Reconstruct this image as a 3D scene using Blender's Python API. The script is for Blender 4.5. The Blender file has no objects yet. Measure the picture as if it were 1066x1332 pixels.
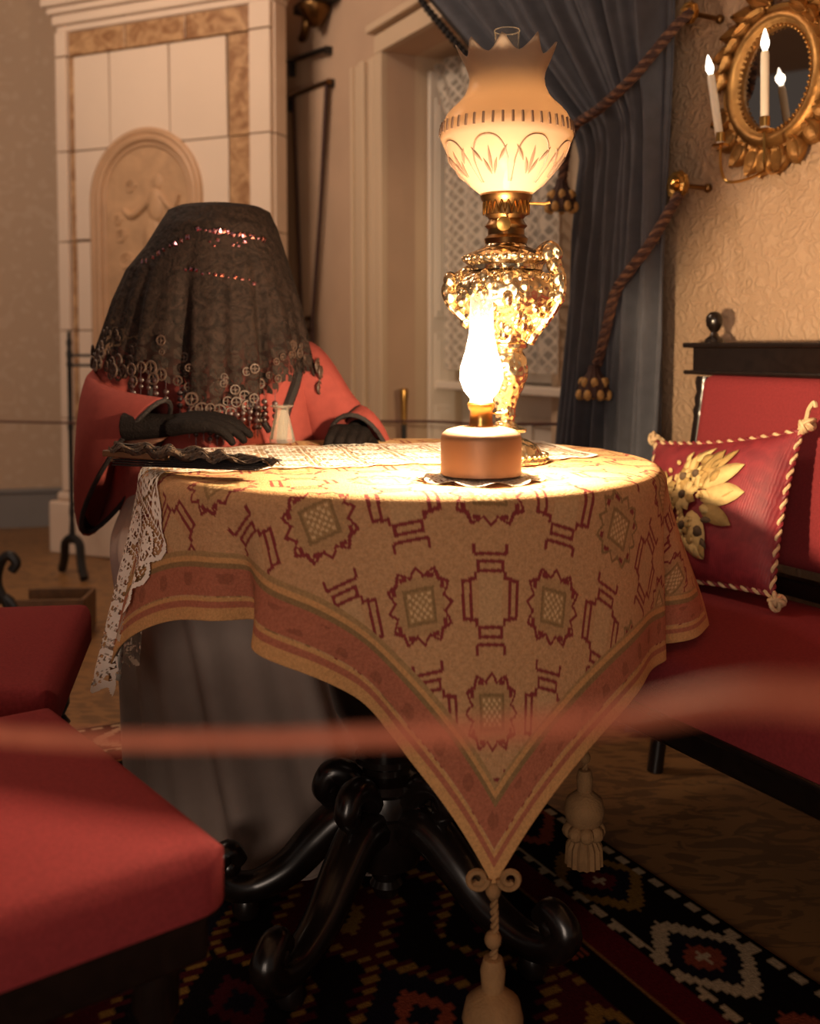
import bpy, math, random
import numpy as np
from mathutils import Vector, Matrix

random.seed(7); rng = np.random.default_rng(7)
S = bpy.context.scene
COL = S.collection
PI = math.pi
R = math.radians

def lin(c):
    return tuple(((x/255)/12.92 if x/255 <= .04045 else ((x/255+.055)/1.055)**2.4) for x in c)

# ------------------------------------------------------------------ camera
cam_d = bpy.data.cameras.new('camera'); cam = bpy.data.objects.new('camera', cam_d); COL.objects.link(cam)
cam.location = (0, 0, .95); cam.rotation_euler = (R(87), 0, 0)
cam_d.sensor_fit = 'VERTICAL'; cam_d.sensor_height = 30.0; cam_d.sensor_width = 24.0
cam_d.lens = 1350/1332*30.0
cam_d.shift_y = -145/1332
cam_d.clip_start = .01; cam_d.clip_end = 60
cam_d.dof.use_dof = True; cam_d.dof.focus_distance = 1.62; cam_d.dof.aperture_fstop = 2.8; cam_d.dof.aperture_blades = 0
S.camera = cam

# ------------------------------------------------------------------ world, lights, exposure
w = bpy.data.worlds.new('room_ambient'); S.world = w; w.use_nodes = True
w.node_tree.nodes['Background'].inputs[0].default_value = (1.0, .80, .68, 1)
w.node_tree.nodes['Background'].inputs[1].default_value = .13
S.view_settings.view_transform = 'Standard'; S.view_settings.look = 'None'
S.view_settings.exposure = 0.0; S.view_settings.gamma = 1.0; S.view_settings.use_curve_mapping = False

def light(name, kind, loc, energy, color, parent=None, **kw):
    d = bpy.data.lights.new(name, kind); d.energy = energy; d.color = color
    for k, v in kw.items(): setattr(d, k, v)
    o = bpy.data.objects.new(name, d); COL.objects.link(o); o.location = loc
    if parent: o.parent = parent
    return o
def aim(o, target):
    o.rotation_euler = (Vector(target)-o.location).to_track_quat('-Z', 'Y').to_euler()

# unseen fill light added behind the camera to lift cloth front and skirt
rear_fill = light('rear_fill_light', 'AREA', (-.7, -2.3, 1.1), 42, (1, .78, .62), shape='RECTANGLE', size=1.2, size_y=1.6)
aim(rear_fill, (0, 1.7, .6))
# ceiling lamp in the far left of the room
ceil = light('ceiling_light', 'AREA', (-1.5, 3.1, 2.85), 15, (1, .78, .60), shape='DISK', size=.6)
aim(ceil, (-1.6, 4.9, 1.2))
light('overhead_fill_light', 'POINT', (-1.3, 2.6, 2.65), 42, (1, .77, .58), shadow_soft_size=.15)  # second unseen overhead light, added to brighten chairs, lace and left floor

# ------------------------------------------------------------------ mesh helpers
class G:
    def __init__(s): s.v = []; s.f = []
    def add(s, v, f):
        b = len(s.v); s.v += [tuple(map(float, p)) for p in v]; s.f += [tuple(i+b for i in q) for q in f]; return s
    def box(s, c, d, rz=0, bev=0):
        x, y, z = d[0]/2, d[1]/2, d[2]/2; v = []
        cs, sn = math.cos(rz), math.sin(rz)
        for dz in (-z, z):
            for a, b in ((-x, -y), (x, -y), (x, y), (-x, y)):
                v.append((c[0]+a*cs-b*sn, c[1]+a*sn+b*cs, c[2]+dz))
        return s.add(v, [(3, 2, 1, 0), (4, 5, 6, 7), (0, 1, 5, 4), (1, 2, 6, 5), (2, 3, 7, 6), (3, 0, 4, 7)])
    def lathe(s, prof, seg=32, c=(0, 0, 0), caps=True, mod=None):
        v = []; n = len(prof)
        for j, (r, z) in enumerate(prof):
            for i in range(seg):
                a = 2*PI*i/seg; rr = r*(mod(a, z) if mod else 1)
                v.append((c[0]+rr*math.cos(a), c[1]+rr*math.sin(a), c[2]+z))
        f = [(j*seg+i, j*seg+(i+1) % seg, (j+1)*seg+(i+1) % seg, (j+1)*seg+i) for j in range(n-1) for i in range(seg)]
        if caps:
            f.append(tuple(range(seg-1, -1, -1))); f.append(tuple((n-1)*seg+i for i in range(seg)))
        return s.add(v, f)
    def loft(s, rings, caps=True, closed=True):
        n = len(rings[0]); v = [p for r in rings for p in r]
        m = n if closed else n-1
        f = [(j*n+i, j*n+(i+1) % n, (j+1)*n+(i+1) % n, (j+1)*n+i) for j in range(len(rings)-1) for i in range(m)]
        if caps and closed:
            f.append(tuple(range(n-1, -1, -1))); f.append(tuple((len(rings)-1)*n+i for i in range(n)))
        return s.add(v, f)
    def tube(s, path, r, seg=8, closed=False, flat=1.0):
        P = [Vector(p) for p in path]; n = len(P); rings = []
        up = None
        for i, p in enumerate(P):
            if closed: t = P[(i+1) % n]-P[i-1]
            else: t = P[min(i+1, n-1)]-P[max(i-1, 0)]
            t = t.normalized() if t.length > 1e-9 else Vector((0, 0, 1))
            if up is None: up = t.orthogonal().normalized()
            up = (up-t*up.dot(t)); up = up.normalized() if up.length > 1e-6 else t.orthogonal().normalized()
            b = t.cross(up); rr = r[i] if hasattr(r, '__len__') else r
            rings.append([tuple(p+up*(rr*math.cos(2*PI*k/seg))+b*(rr*flat*math.sin(2*PI*k/seg))) for k in range(seg)])
        if closed:
            rings.append(rings[0])
            return s.loft(rings, caps=False)
        return s.loft(rings)
    def ball(s, c, r, seg=12, rings=8):
        r3 = r if hasattr(r, '__len__') else (r, r, r)
        v = []; f = []
        for j in range(rings+1):
            t = PI*j/rings
            for i in range(seg):
                a = 2*PI*i/seg
                v.append((c[0]+r3[0]*math.sin(t)*math.cos(a), c[1]+r3[1]*math.sin(t)*math.sin(a), c[2]-r3[2]*math.cos(t)))
        for j in range(rings):
            for i in range(seg): f.append((j*seg+i, j*seg+(i+1) % seg, (j+1)*seg+(i+1) % seg, (j+1)*seg+i))
        return s.add(v, f)
    def prism(s, pts, y0, y1):          # polygon in x,z extruded along y
        n = len(pts); v = [(p[0], y0, p[1]) for p in pts]+[(p[0], y1, p[1]) for p in pts]
        f = [tuple(range(n)), tuple(range(2*n-1, n-1, -1))]+[(i+n, (i+1) % n+n, (i+1) % n, i) for i in range(n)]
        return s.add(v, f)
    def frame(s, x0, x1, z0, z1, wd, y0, y1):   # rectangular frame
        s.box(((x0+x1)/2, (y0+y1)/2, z0+wd/2), (x1-x0, abs(y1-y0), wd)); s.box(((x0+x1)/2, (y0+y1)/2, z1-wd/2), (x1-x0, abs(y1-y0), wd))
        s.box((x0+wd/2, (y0+y1)/2, (z0+z1)/2), (wd, abs(y1-y0), z1-z0-2*wd)); s.box((x1-wd/2, (y0+y1)/2, (z0+z1)/2), (wd, abs(y1-y0), z1-z0-2*wd)); return s
    def xf(s, M):
        s.v = [tuple(M @ Vector(p)) for p in s.v]; return s
    def rope(s, path, r, pitch, strands=2, seg=6, pick=None):
        P = resample(path, None, pitch/10)
        L = 0
        acc = [[] for _ in range(strands)]; up = None
        for i, p in enumerate(P):
            t = (P[min(i+1, len(P)-1)]-P[max(i-1, 0)]).normalized()
            if i: L += (P[i]-P[i-1]).length
            if up is None: up = t.orthogonal().normalized()
            up = (up-t*up.dot(t)).normalized(); b = t.cross(up)
            for k in range(strands):
                a = 2*PI*(L/pitch+k/strands)
                acc[k].append(p+up*(r*.5*math.cos(a))+b*(r*.5*math.sin(a)))
        for k, a in enumerate(acc):
            if pick is None or k in pick: s.tube(a, r*.56, seg)
        return s

def resample(path, n, step=None):
    P = [Vector(p) for p in path]
    # catmull-rom
    out = []
    for i in range(len(P)-1):
        p0, p1, p2, p3 = P[max(i-1, 0)], P[i], P[i+1], P[min(i+2, len(P)-1)]
        m = max(2, int((p2-p1).length/step)) if step else max(2, n//(len(P)-1))
        for k in range(m):
            t = k/m
            out.append(.5*((2*p1)+(p2-p0)*t+(2*p0-5*p1+4*p2-p3)*t*t+(3*p1-p0-3*p2+p3)*t**3))
    out.append(P[-1]); return out

def finish(me, smooth=True, angle=40):
    if smooth:
        me.shade_smooth()
        try: me.set_sharp_from_angle(angle=R(angle))
        except Exception: pass
def mk(g, name='mesh', smooth=True, angle=40):
    me = bpy.data.meshes.new(name); me.from_pydata(g.v, [], g.f); me.update(); finish(me, smooth, angle); return me
def obj(name, g, m, parent=None, smooth=True, angle=40, label=None, kind=None, loc=None, rot=None, bevel=0):
    me = g if isinstance(g, bpy.types.Mesh) else mk(g, name, smooth, angle)
    if m is not None and not me.materials: me.materials.append(m)
    o = bpy.data.objects.new(name, me); COL.objects.link(o)
    if parent: o.parent = parent
    if loc: o.location = loc
    if rot: o.rotation_euler = rot
    if label: o['label'] = label
    if kind: o['kind'] = kind
    if bevel:
        b = o.modifiers.new('bevel', 'BEVEL'); b.width = bevel; b.segments = 2; b.limit_method = 'ANGLE'; b.angle_limit = R(40)
    return o
def tag(o, label, cat, group=None):
    o['label'] = label; o['category'] = cat
    if group: o['group'] = group
    return o
def thing(name, label, cat, loc=(0, 0, 0), rz=0, group=None):
    o = bpy.data.objects.new(name, None); COL.objects.link(o); o.location = loc; o.rotation_euler = (0, 0, rz); o.empty_display_size = .05
    return tag(o, label, cat, group)
def struct(o): o['kind'] = 'structure'; return o
def copy_tree(o, parent=None):
    c = o.copy(); COL.objects.link(c); c.parent = parent
    for ch in list(o.children): copy_tree(ch, c)
    return c
def grid_mesh(name, X, Y, Z, color=None, mask=None, wrap=False, attr=None):
    """X,Y,Z: 2-D arrays; color: (..,3) linear point colour; attr: dict of float point attributes"""
    h, wd = X.shape
    v = np.stack([X, Y, Z], -1).reshape(-1, 3)
    idx = np.arange(h*wd).reshape(h, wd)
    if wrap: idx = np.concatenate([idx, idx[:, :1]], 1)
    q = np.stack([idx[:-1, :-1], idx[:-1, 1:], idx[1:, 1:], idx[1:, :-1]], -1).reshape(-1, 4)
    if mask is not None: q = q[mask.reshape(-1)]
    me = bpy.data.meshes.new(name)
    me.vertices.add(len(v)); me.vertices.foreach_set('co', v.astype(np.float32).ravel())
    me.loops.add(q.size); me.loops.foreach_set('vertex_index', q.astype(np.int32).ravel())
    me.polygons.add(len(q)); me.polygons.foreach_set('loop_start', (np.arange(len(q))*4).astype(np.int32))
    me.update(calc_edges=True); me.validate()
    me.shade_smooth()
    if color is not None:
        a = me.color_attributes.new('weave', 'FLOAT_COLOR', 'POINT')
        c = np.ones((len(v), 4), np.float32); c[:, :3] = color.reshape(-1, 3); a.data.foreach_set('color', c.ravel())
    for k, arr in (attr or {}).items():
        a = me.attributes.new(k, 'FLOAT', 'POINT'); a.data.foreach_set('value', arr.astype(np.float32).ravel())
    return me

# ------------------------------------------------------------------ materials
def mat(name, rgb, rough=.6, metal=0, vary=None, bump=None, sheen=0, spec=.5, coat=0, rgb2=None, emit=None, estr=0, wave=None, trans=0, attr=None, alpha=None, voro=None):
    m = bpy.data.materials.new(name); m.use_nodes = True; nt = m.node_tree; N = nt.nodes; L = nt.links
    b = N['Principled BSDF']; c = lin(rgb)
    b.inputs['Base Color'].default_value = (*c, 1); b.inputs['Roughness'].default_value = rough; b.inputs['Metallic'].default_value = metal
    b.inputs['Specular IOR Level'].default_value = spec
    if sheen: b.inputs['Sheen Weight'].default_value = sheen; b.inputs['Sheen Roughness'].default_value = .5; b.inputs['Sheen Tint'].default_value = (*c, 1)
    if coat: b.inputs['Coat Weight'].default_value = coat; b.inputs['Coat Roughness'].default_value = .15
    if trans: b.inputs['Transmission Weight'].default_value = trans
    tc = N.new('ShaderNodeTexCoord'); src = None
    if attr:
        a = N.new('ShaderNodeAttribute'); a.attribute_name = attr; src = a.outputs['Color']
    if vary:
        n = N.new('ShaderNodeTexNoise'); n.inputs['Scale'].default_value = vary[0]; n.inputs['Detail'].default_value = 6; n.inputs['Distortion'].default_value = vary[2] if len(vary) > 2 else 0
        L.new(tc.outputs['Object'], n.inputs['Vector'])
        rp = N.new('ShaderNodeValToRGB'); rp.color_ramp.elements[0].position = .35; rp.color_ramp.elements[1].position = .65
        L.new(n.outputs['Fac'], rp.inputs['Fac'])
        c2 = lin(rgb2) if rgb2 else tuple(x*(1-vary[1]) for x in c)
        mx = N.new('ShaderNodeMix'); mx.data_type = 'RGBA'; L.new(rp.outputs['Color'], mx.inputs['Factor'])
        mx.inputs['A'].default_value = (*c2, 1); mx.inputs['B'].default_value = (*c, 1)
        if src is not None:
            mx.blend_type = 'MULTIPLY'; L.new(src, mx.inputs['A']); mx.inputs['B'].default_value = (1-vary[1],)*3+(1,)
        src = mx.outputs['Result']
    if src is not None: L.new(src, b.inputs['Base Color'])
    if bump:
        if bump[0] == 'wave':
            n = N.new('ShaderNodeTexWave'); n.inputs['Scale'].default_value = bump[1]; n.inputs['Distortion'].default_value = bump[3] if len(bump) > 3 else 0
            n.inputs['Detail'].default_value = 2; st = bump[2]; out = n.outputs['Fac']
        elif bump[0] == 'voro':
            n = N.new('ShaderNodeTexVoronoi'); n.feature = 'SMOOTH_F1'; n.inputs['Scale'].default_value = bump[1]; st = bump[2]; out = n.outputs['Distance']
        else:
            n = N.new('ShaderNodeTexNoise'); n.inputs['Scale'].default_value = bump[0]; n.inputs['Detail'].default_value = 4; st = bump[1]; out = n.outputs['Fac']
        L.new(tc.outputs['Object'], n.inputs['Vector'])
        bp = N.new('ShaderNodeBump'); bp.inputs['Strength'].default_value = st; bp.inputs['Distance'].default_value = .01
        L.new(out, bp.inputs['Height']); L.new(bp.outputs['Normal'], b.inputs['Normal'])
    if emit: b.inputs['Emission Color'].default_value = (*lin(emit), 1); b.inputs['Emission Strength'].default_value = estr
    if alpha:     # float point attribute cut to a crisp lace mask
        a = N.new('ShaderNodeAttribute'); a.attribute_name = alpha[0]
        mr = N.new('ShaderNodeMapRange'); mr.inputs['From Min'].default_value = alpha[1]; mr.inputs['From Max'].default_value = alpha[2]
        L.new(a.outputs['Fac'], mr.inputs['Value']); 
        mr.inputs['To Min'].default_value = alpha[3] if len(alpha) > 3 else 0
        L.new(mr.outputs['Result'], b.inputs['Alpha'])
    return m

def glass(name, tint=(1, 1, 1), rough=.02, frost=0):
    m = bpy.data.materials.new(name); m.use_nodes = True; nt = m.node_tree; N = nt.nodes; L = nt.links; N.clear()
    out = N.new('ShaderNodeOutputMaterial'); tr = N.new('ShaderNodeBsdfTransparent'); tr.inputs[0].default_value = (*tint, 1)
    gl = N.new('ShaderNodeBsdfGlossy'); gl.inputs['Roughness'].default_value = rough
    lw = N.new('ShaderNodeLayerWeight'); lw.inputs['Blend'].default_value = .12
    mx = N.new('ShaderNodeMixShader'); L.new(lw.outputs['Fresnel'], mx.inputs[0]); L.new(tr.outputs[0], mx.inputs[1]); L.new(gl.outputs[0], mx.inputs[2])
    res = mx.outputs[0]
    if frost:
        tl = N.new('ShaderNodeBsdfTranslucent'); tl.inputs[0].default_value = (*tint, 1)
        df = N.new('ShaderNodeBsdfDiffuse'); df.inputs[0].default_value = (*tint, 1)
        m2 = N.new('ShaderNodeMixShader'); m2.inputs[0].default_value = .5; L.new(tl.outputs[0], m2.inputs[1]); L.new(df.outputs[0], m2.inputs[2])
        m3 = N.new('ShaderNodeMixShader'); m3.inputs[0].default_value = frost; L.new(res, m3.inputs[1]); L.new(m2.outputs[0], m3.inputs[2]); res = m3.outputs[0]
    L.new(res, out.inputs[0]); return m

def emissive(name, rgb, st):
    m = bpy.data.materials.new(name); m.use_nodes = True; N = m.node_tree.nodes; N.clear()
    o = N.new('ShaderNodeOutputMaterial'); e = N.new('ShaderNodeEmission'); e.inputs[0].default_value = (*rgb, 1); e.inputs[1].default_value = st
    t = N.new('ShaderNodeBsdfTransparent'); a = N.new('ShaderNodeAddShader'); L = m.node_tree.links
    L.new(e.outputs[0], a.inputs[0]); L.new(t.outputs[0], a.inputs[1]); L.new(a.outputs[0], o.inputs[0]); return m

def damask(name, rgb, rgb2, scale, bump):
    """wallpaper with scrolling raised figures"""
    m = bpy.data.materials.new(name); m.use_nodes = True; N = m.node_tree.nodes; L = m.node_tree.links; b = N['Principled BSDF']
    tc = N.new('ShaderNodeTexCoord')
    nz = N.new('ShaderNodeTexNoise'); nz.inputs['Scale'].default_value = scale*.6; L.new(tc.outputs['Object'], nz.inputs['Vector'])
    mxv = N.new('ShaderNodeMix'); mxv.data_type = 'RGBA'; mxv.blend_type = 'ADD'; mxv.inputs['Factor'].default_value = .12
    L.new(tc.outputs['Object'], mxv.inputs['A']); L.new(nz.outputs['Color'], mxv.inputs['B'])
    vo = N.new('ShaderNodeTexVoronoi'); vo.inputs['Scale'].default_value = scale; vo.inputs['Randomness'].default_value = .75; L.new(mxv.outputs['Result'], vo.inputs['Vector'])
    mul = N.new('ShaderNodeMath'); mul.operation = 'MULTIPLY'; mul.inputs[1].default_value = 9; L.new(vo.outputs['Distance'], mul.inputs[0])
    sn = N.new('ShaderNodeMath'); sn.operation = 'SINE'; L.new(mul.outputs[0], sn.inputs[0])
    rp = N.new('ShaderNodeValToRGB'); rp.color_ramp.elements[0].position = .1; rp.color_ramp.elements[1].position = .5
    rp.color_ramp.elements[0].color = (*lin(rgb2), 1); rp.color_ramp.elements[1].color = (*lin(rgb), 1)
    L.new(sn.outputs[0], rp.inputs['Fac']); L.new(rp.outputs['Color'], b.inputs['Base Color'])
    bp = N.new('ShaderNodeBump'); bp.inputs['Strength'].default_value = bump; bp.inputs['Distance'].default_value = .004; L.new(sn.outputs[0], bp.inputs['Height']); L.new(bp.outputs['Normal'], b.inputs['Normal'])
    b.inputs['Roughness'].default_value = .75; b.inputs['Specular IOR Level'].default_value = .3
    return m

M = {}
M['wall_left'] = damask('wallpaper_beige', (190, 164, 140), (184, 157, 132), 14, .12)
M['wall_right'] = damask('wallpaper_relief', (182, 152, 124), (176, 146, 118), 30, .42)
M['plaster'] = mat('plaster_beige', (196, 166, 140), .8, vary=(3, .12), bump=(40, .05))
M['cream'] = mat('cream_paint', (206, 182, 154), .5, vary=(2, .06))
M['white'] = mat('white_paint', (226, 214, 198), .45, vary=(3, .05))
M['grey_paint'] = mat('grey_painted_board', (122, 116, 112), .6, vary=(4, .1))
M['tile'] = mat('glazed_tile', (222, 200, 180), .22, vary=(2.5, .05), spec=.4)
M['tilegap'] = mat('tile_joint', (150, 124, 100), .9, vary=(9, .2))
M['marble'] = mat('brown_marbled_tile', (140, 100, 68), .35, vary=(14, .3, 1.5), rgb2=(190, 152, 112))
M['relief'] = mat('ochre_relief', (190, 152, 116), .6, vary=(8, .2, 1), bump=(26, .4))
M['niche'] = mat('niche_moulding', (190, 152, 118), .45, vary=(6, .15))
M['ebony'] = mat('ebonised_wood', (26, 18, 15), .28, vary=(20, .4, 2), spec=.5, coat=.3)
M['iron'] = mat('black_iron', (22, 19, 19), .45, vary=(30, .3))
M['velvet'] = mat('red_wool', (130, 48, 51), .85, vary=(220, .18), bump=(500, .15), sheen=.25, spec=.15)
M['cape'] = mat('salmon_red_cloth', (140, 66, 60), .85, vary=(60, .1), bump=(420, .12), sheen=.15, spec=.15)
M['skirt'] = mat('grey_skirt_cloth', (172, 154, 144), .85, vary=(14, .12), bump=(300, .1), spec=.15)
M['blacktrim'] = mat('black_braid', (26, 16, 15), .7, vary=(90, .4), bump=(300, .4))
M['glove'] = mat('black_glove_cloth', (19, 13, 12), .8, vary=(90, .4), bump=(260, .3), spec=.15)
M['skin'] = mat('skin', (196, 150, 124), .5, vary=(12, .1))
M['curtain'] = mat('slate_blue_curtain', (86, 87, 94), .85, vary=(30, .15), bump=(350, .12), sheen=.1, spec=.15)
M['fringe'] = mat('black_fringe', (24, 17, 16), .8, vary=(60, .3))
M['rope'] = mat('brown_gold_rope', (126, 88, 62), .7, vary=(60, .45), rgb2=(64, 38, 32))
M['ropeb'] = mat('dark_rope_strand', (66, 40, 34), .75, vary=(80, .3))
M['goldtassel'] = mat('gold_tassel', (198, 156, 92), .6, vary=(80, .3))
M['brass'] = mat('brass', (202, 156, 88), .28, 1, vary=(12, .25))
M['darkbrass'] = mat('dark_brass', (132, 98, 60), .35, 1, vary=(16, .4))
M['gilt'] = mat('gilt_wood', (168, 122, 68), .42, .8, vary=(18, .35), bump=(40, .25))
M['silvergilt'] = mat('gilt_silver', (240, 216, 176), .22, 1, vary=(40, .25), bump=('voro', 90, .5))
M['copper'] = mat('dull_copper_tank', (134, 104, 82), .48, .55, vary=(8, .15))
M['mirror'] = mat('mirror_glass', (170, 165, 160), .02, 1, vary=(2, .05))
M['candle'] = mat('ivory_candle', (238, 226, 206), .35, vary=(10, .05), spec=.5)
M['glass'] = glass('clear_glass', (.97, .96, .94), .05, .03)
M['crystal'] = glass('cut_crystal', (.97, .94, .88), .05, .15)
M['frost'] = glass('frosted_glass', (.54, .44, .35), .3, .60)
M['etch'] = mat('etched_line', (112, 88, 72), .6, vary=(30, .1))
M['pane'] = glass('window_pane', (.7, .72, .75), .05, .35)
M['flame'] = emissive('lamp_flame', (1, .66, .30), 90)
M['flame2'] = emissive('shaded_flame', (1, .62, .22), 22)
M['bulb'] = emissive('candle_bulb', (1, .88, .72), 2.6)
M['linen'] = mat('linen_thread', (146, 110, 70), .85, vary=(40, .2), bump=(300, .3))
M['tcloth'] = mat('woven_tablecloth', (200, 170, 120), .9, vary=(260, .22), bump=(420, .35), spec=.1, attr='weave', sheen=.1)
M['rug'] = mat('kilim_rug', (120, 80, 60), .95, vary=(160, .25), bump=(300, .3), spec=.05, attr='weave')
M['lace'] = mat('white_lace', (236, 228, 214), .8, vary=(60, .08), alpha=('lace', .42, .58), spec=.1)
M['lacecurtain'] = mat('lace_curtain', (206, 194, 178), .8, vary=(40, .08), alpha=('lace', .40, .60, .42), spec=.1)
M['veil'] = mat('black_lace_veil', (46, 34, 29), .8, vary=(36, .65, 2.5), bump=(70, .5), alpha=('lace', .35, .6, .25), spec=.2)
M['veilthread'] = mat('black_lace_thread', (78, 58, 48), .6, vary=(90, .4))
M['bead'] = mat('dark_bead', (58, 36, 34), .35, vary=(50, .3))
M['sequin'] = mat('pink_sequin', (235, 165, 175), .12, 1, vary=(90, .2))
M['cushion'] = mat('crimson_silk', (134, 40, 48), .55, vary=(34, .2, .5), bump=('wave', 60, .12, 3), sheen=.3, rgb2=(110, 28, 38))
M['petal'] = mat('cream_applique', (214, 184, 122), .75, vary=(40, .25), bump=(120, .2))
M['petal2'] = mat('ochre_applique', (176, 144, 84), .75, vary=(40, .3), bump=(120, .2))
M['flowerdark'] = mat('olive_flower_heart', (96, 76, 54), .8, vary=(50, .4))
M['cord2'] = mat('cream_crimson_cord', (216, 186, 142), .7, vary=(70, .25))
M['wood'] = mat('brown_wood', (110, 78, 50), .5, vary=(14, .3, 2))
M['barrier'] = mat('barrier_cord', (196, 112, 84), .7, vary=(120, .2))
M['thinrope'] = mat('brown_cord', (84, 48, 40), .7, vary=(120, .2))

def floor_mat():
    m = bpy.data.materials.new('figured_floor'); m.use_nodes = True; N = m.node_tree.nodes; L = m.node_tree.links; b = N['Principled BSDF']
    tc = N.new('ShaderNodeTexCoord'); mp = N.new('ShaderNodeMapping'); mp.inputs['Scale'].default_value = (1, 2.2, 1); mp.inputs['Rotation'].default_value = (0, 0, R(28)); L.new(tc.outputs['Object'], mp.inputs[0])
    n1 = N.new('ShaderNodeTexNoise'); n1.inputs['Scale'].default_value = 9; n1.inputs['Detail'].default_value = 3; n1.inputs['Distortion'].default_value = 2.2; L.new(mp.outputs[0], n1.inputs['Vector'])
    rp = N.new('ShaderNodeValToRGB'); e = rp.color_ramp.elements
    e[0].position = .44; e[0].color = (*lin((92, 66, 40)), 1); e[1].position = .50; e[1].color = (*lin((150, 110, 66)), 1)
    L.new(n1.outputs['Fac'], rp.inputs[0])
    n2 = N.new('ShaderNodeTexNoise'); n2.inputs['Scale'].default_value = 1.2; L.new(tc.outputs['Object'], n2.inputs['Vector'])
    mx = N.new('ShaderNodeMix'); mx.data_type = 'RGBA'; L.new(n2.outputs['Fac'], mx.inputs['Factor']); L.new(rp.outputs[0], mx.inputs['A']); mx.inputs['B'].default_value = (*lin((120, 86, 54)), 1)
    L.new(mx.outputs['Result'], b.inputs['Base Color']); b.inputs['Roughness'].default_value = .45; return m
M['floor'] = floor_mat()

# ------------------------------------------------------------------ the room
W0 = Vector((.8, 2.3, 0)); WR = R(-62.03)
def wall_root(name, label=None, cat=None, x=0, y=0, z=0, group=None):
    """frame of the right-hand wall: x along it towards the camera, y into it, z up"""
    p = W0+Matrix.Rotation(WR, 3, 'Z') @ Vector((x, y, z))
    o = bpy.data.objects.new(name, None); COL.objects.link(o); o.location = p; o.rotation_euler = (0, 0, WR); o.empty_display_size = .05
    if label: tag(o, label, cat, group)
    return o
def wobj(name, g, m, **k):
    """one mesh placed straight in the wall's frame"""
    o = obj(name, g, m, **k); o.location = W0; o.rotation_euler = (0, 0, WR); return o

g = G().add([(-6, -4, 0), (5, -4, 0), (5, 8, 0), (-6, 8, 0), (-6, -4, -.05), (5, -4, -.05), (5, 8, -.05), (-6, 8, -.05)], [(0, 1, 2, 3), (7, 6, 5, 4), (0, 4, 5, 1), (1, 5, 6, 2), (2, 6, 7, 3), (3, 7, 4, 0)])
struct(obj('floor', g, M['floor'], smooth=False))
struct(obj('ceiling', G().box((-.5, 3.0, 3.03), (9, 10, .06)), M['plaster'], smooth=False))
# right wall with the window recess (opening x -1.89..-0.62, up to z 2.06)
HT = 3.0; ox0, ox1, oz = -1.89, -.62, 2.055
g = G(); g.box(((-4.6+ox0)/2, .06, HT/2), (ox0+4.6, .12, HT)); g.box(((ox0+ox1)/2, .06, (HT+oz)/2), (ox1-ox0, .12, HT-oz))
struct(wobj('wall_far_right', g, M['plaster'], smooth=False))
g = G(); g.box(((ox1+3.2)/2, .06, HT/2), (3.2-ox1, .12, HT))
struct(wobj('wall_right', g, M['wall_right'], smooth=False))
# recess shell
g = G(); g.box((ox0-.04, .24, oz/2), (.08, .24, oz)); g.box((ox1+.04, .24, oz/2), (.08, .24, oz)); g.box(((ox0+ox1)/2, .24, oz+.04), (ox1-ox0+.16, .24, .08)); g.box(((ox0+ox1)/2, .40, (oz+.08)/2), (ox1-ox0+.16, .08, oz+.08))
struct(wobj('wall_recess', g, M['cream'], smooth=False))
# casing of the recess
tr = struct(wobj('trim_1', G().box((ox0-.03, -.012, oz/2), (.06, .03, oz)), M['cream'], smooth=False, bevel=.004))
for k, (xx, ww, dd) in enumerate(((-.10, .05, .022), (-.165, .05, .034), (-.225, .05, .02), (-.265, .016, .03))):
    obj('moulding', G().box((ox0+xx, -dd/2, oz/2+.0), (ww, dd, oz+.0)), M['cream'], tr, smooth=False, bevel=.005)
t2 = struct(wobj('trim_2', G().box(((ox0+ox1)/2, -.012, oz+.035), (ox1-ox0+.12, .03, .07)), M['cream'], smooth=False, bevel=.004))
obj('moulding', G().box(((ox0+ox1)/2, -.02, oz+.10), (ox1-ox0+.2, .05, .03)), M['cream'], t2, smooth=False, bevel=.006)
# folding shutter on the far side of the recess, facing the camera (panel of the jamb)
sh = wobj('window_shutter', G().box((ox0+.022, .225, 1.02), (.02, .115, 1.96)), M['white'], smooth=False, bevel=.003)
tag(sh, 'white panelled folding shutter in the window recess beside the lace curtain', 'shutter')
for z0, z1 in ((.10, .72), (.78, 1.0), (1.06, 1.9)):
    p = obj('panel', G().box((ox0+.034, .225, (z0+z1)/2), (.008, .07, z1-z0)), M['white'], sh, smooth=False, bevel=.003)
    obj('moulding', G().box((ox0+.040, .225, (z0+z1)/2), (.006, .045, z1-z0-.05)), M['white'], p, smooth=False, bevel=.002)
# window at the back of the recess: frame, panes, panelled apron
wn = struct(wobj('window_1', G().frame(ox0+.05, ox1-.02, .82, 2.02, .06, .31, .355), M['white'], smooth=False, bevel=.004))
for i in range(3):
    for j in range(2):
        x0 = ox0+.11+i*.36; z0 = .88+j*.55
        obj('pane', G().box((x0+.17, .34, z0+.265), (.33, .006, .52)), M['pane'], wn, smooth=False)
for i in (1, 2): obj('glazing_bar', G().box((ox0+.11+i*.36-.01, .33, 1.42), (.03, .035, 1.08)), M['white'], wn, smooth=False, bevel=.004)
obj('glazing_bar', G().box(((ox0+ox1)/2, .33, 1.42), (ox1-ox0-.2, .035, .03)), M['white'], wn, smooth=False, bevel=.004)
obj('window_sill', G().box(((ox0+ox1)/2, .27, .80), (ox1-ox0-.08, .16, .03)), M['white'], wn, smooth=False, bevel=.006)
ap = obj('apron', G().box(((ox0+ox1)/2, .335, .40), (ox1-ox0-.04, .03, .76)), M['white'], wn, smooth=False)
for i in range(3): obj('panel', G().frame(ox0+.12+i*.37, ox0+.44+i*.37, .16, .70, .03, .305, .325), M['white'], ap, smooth=False, bevel=.003)
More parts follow.
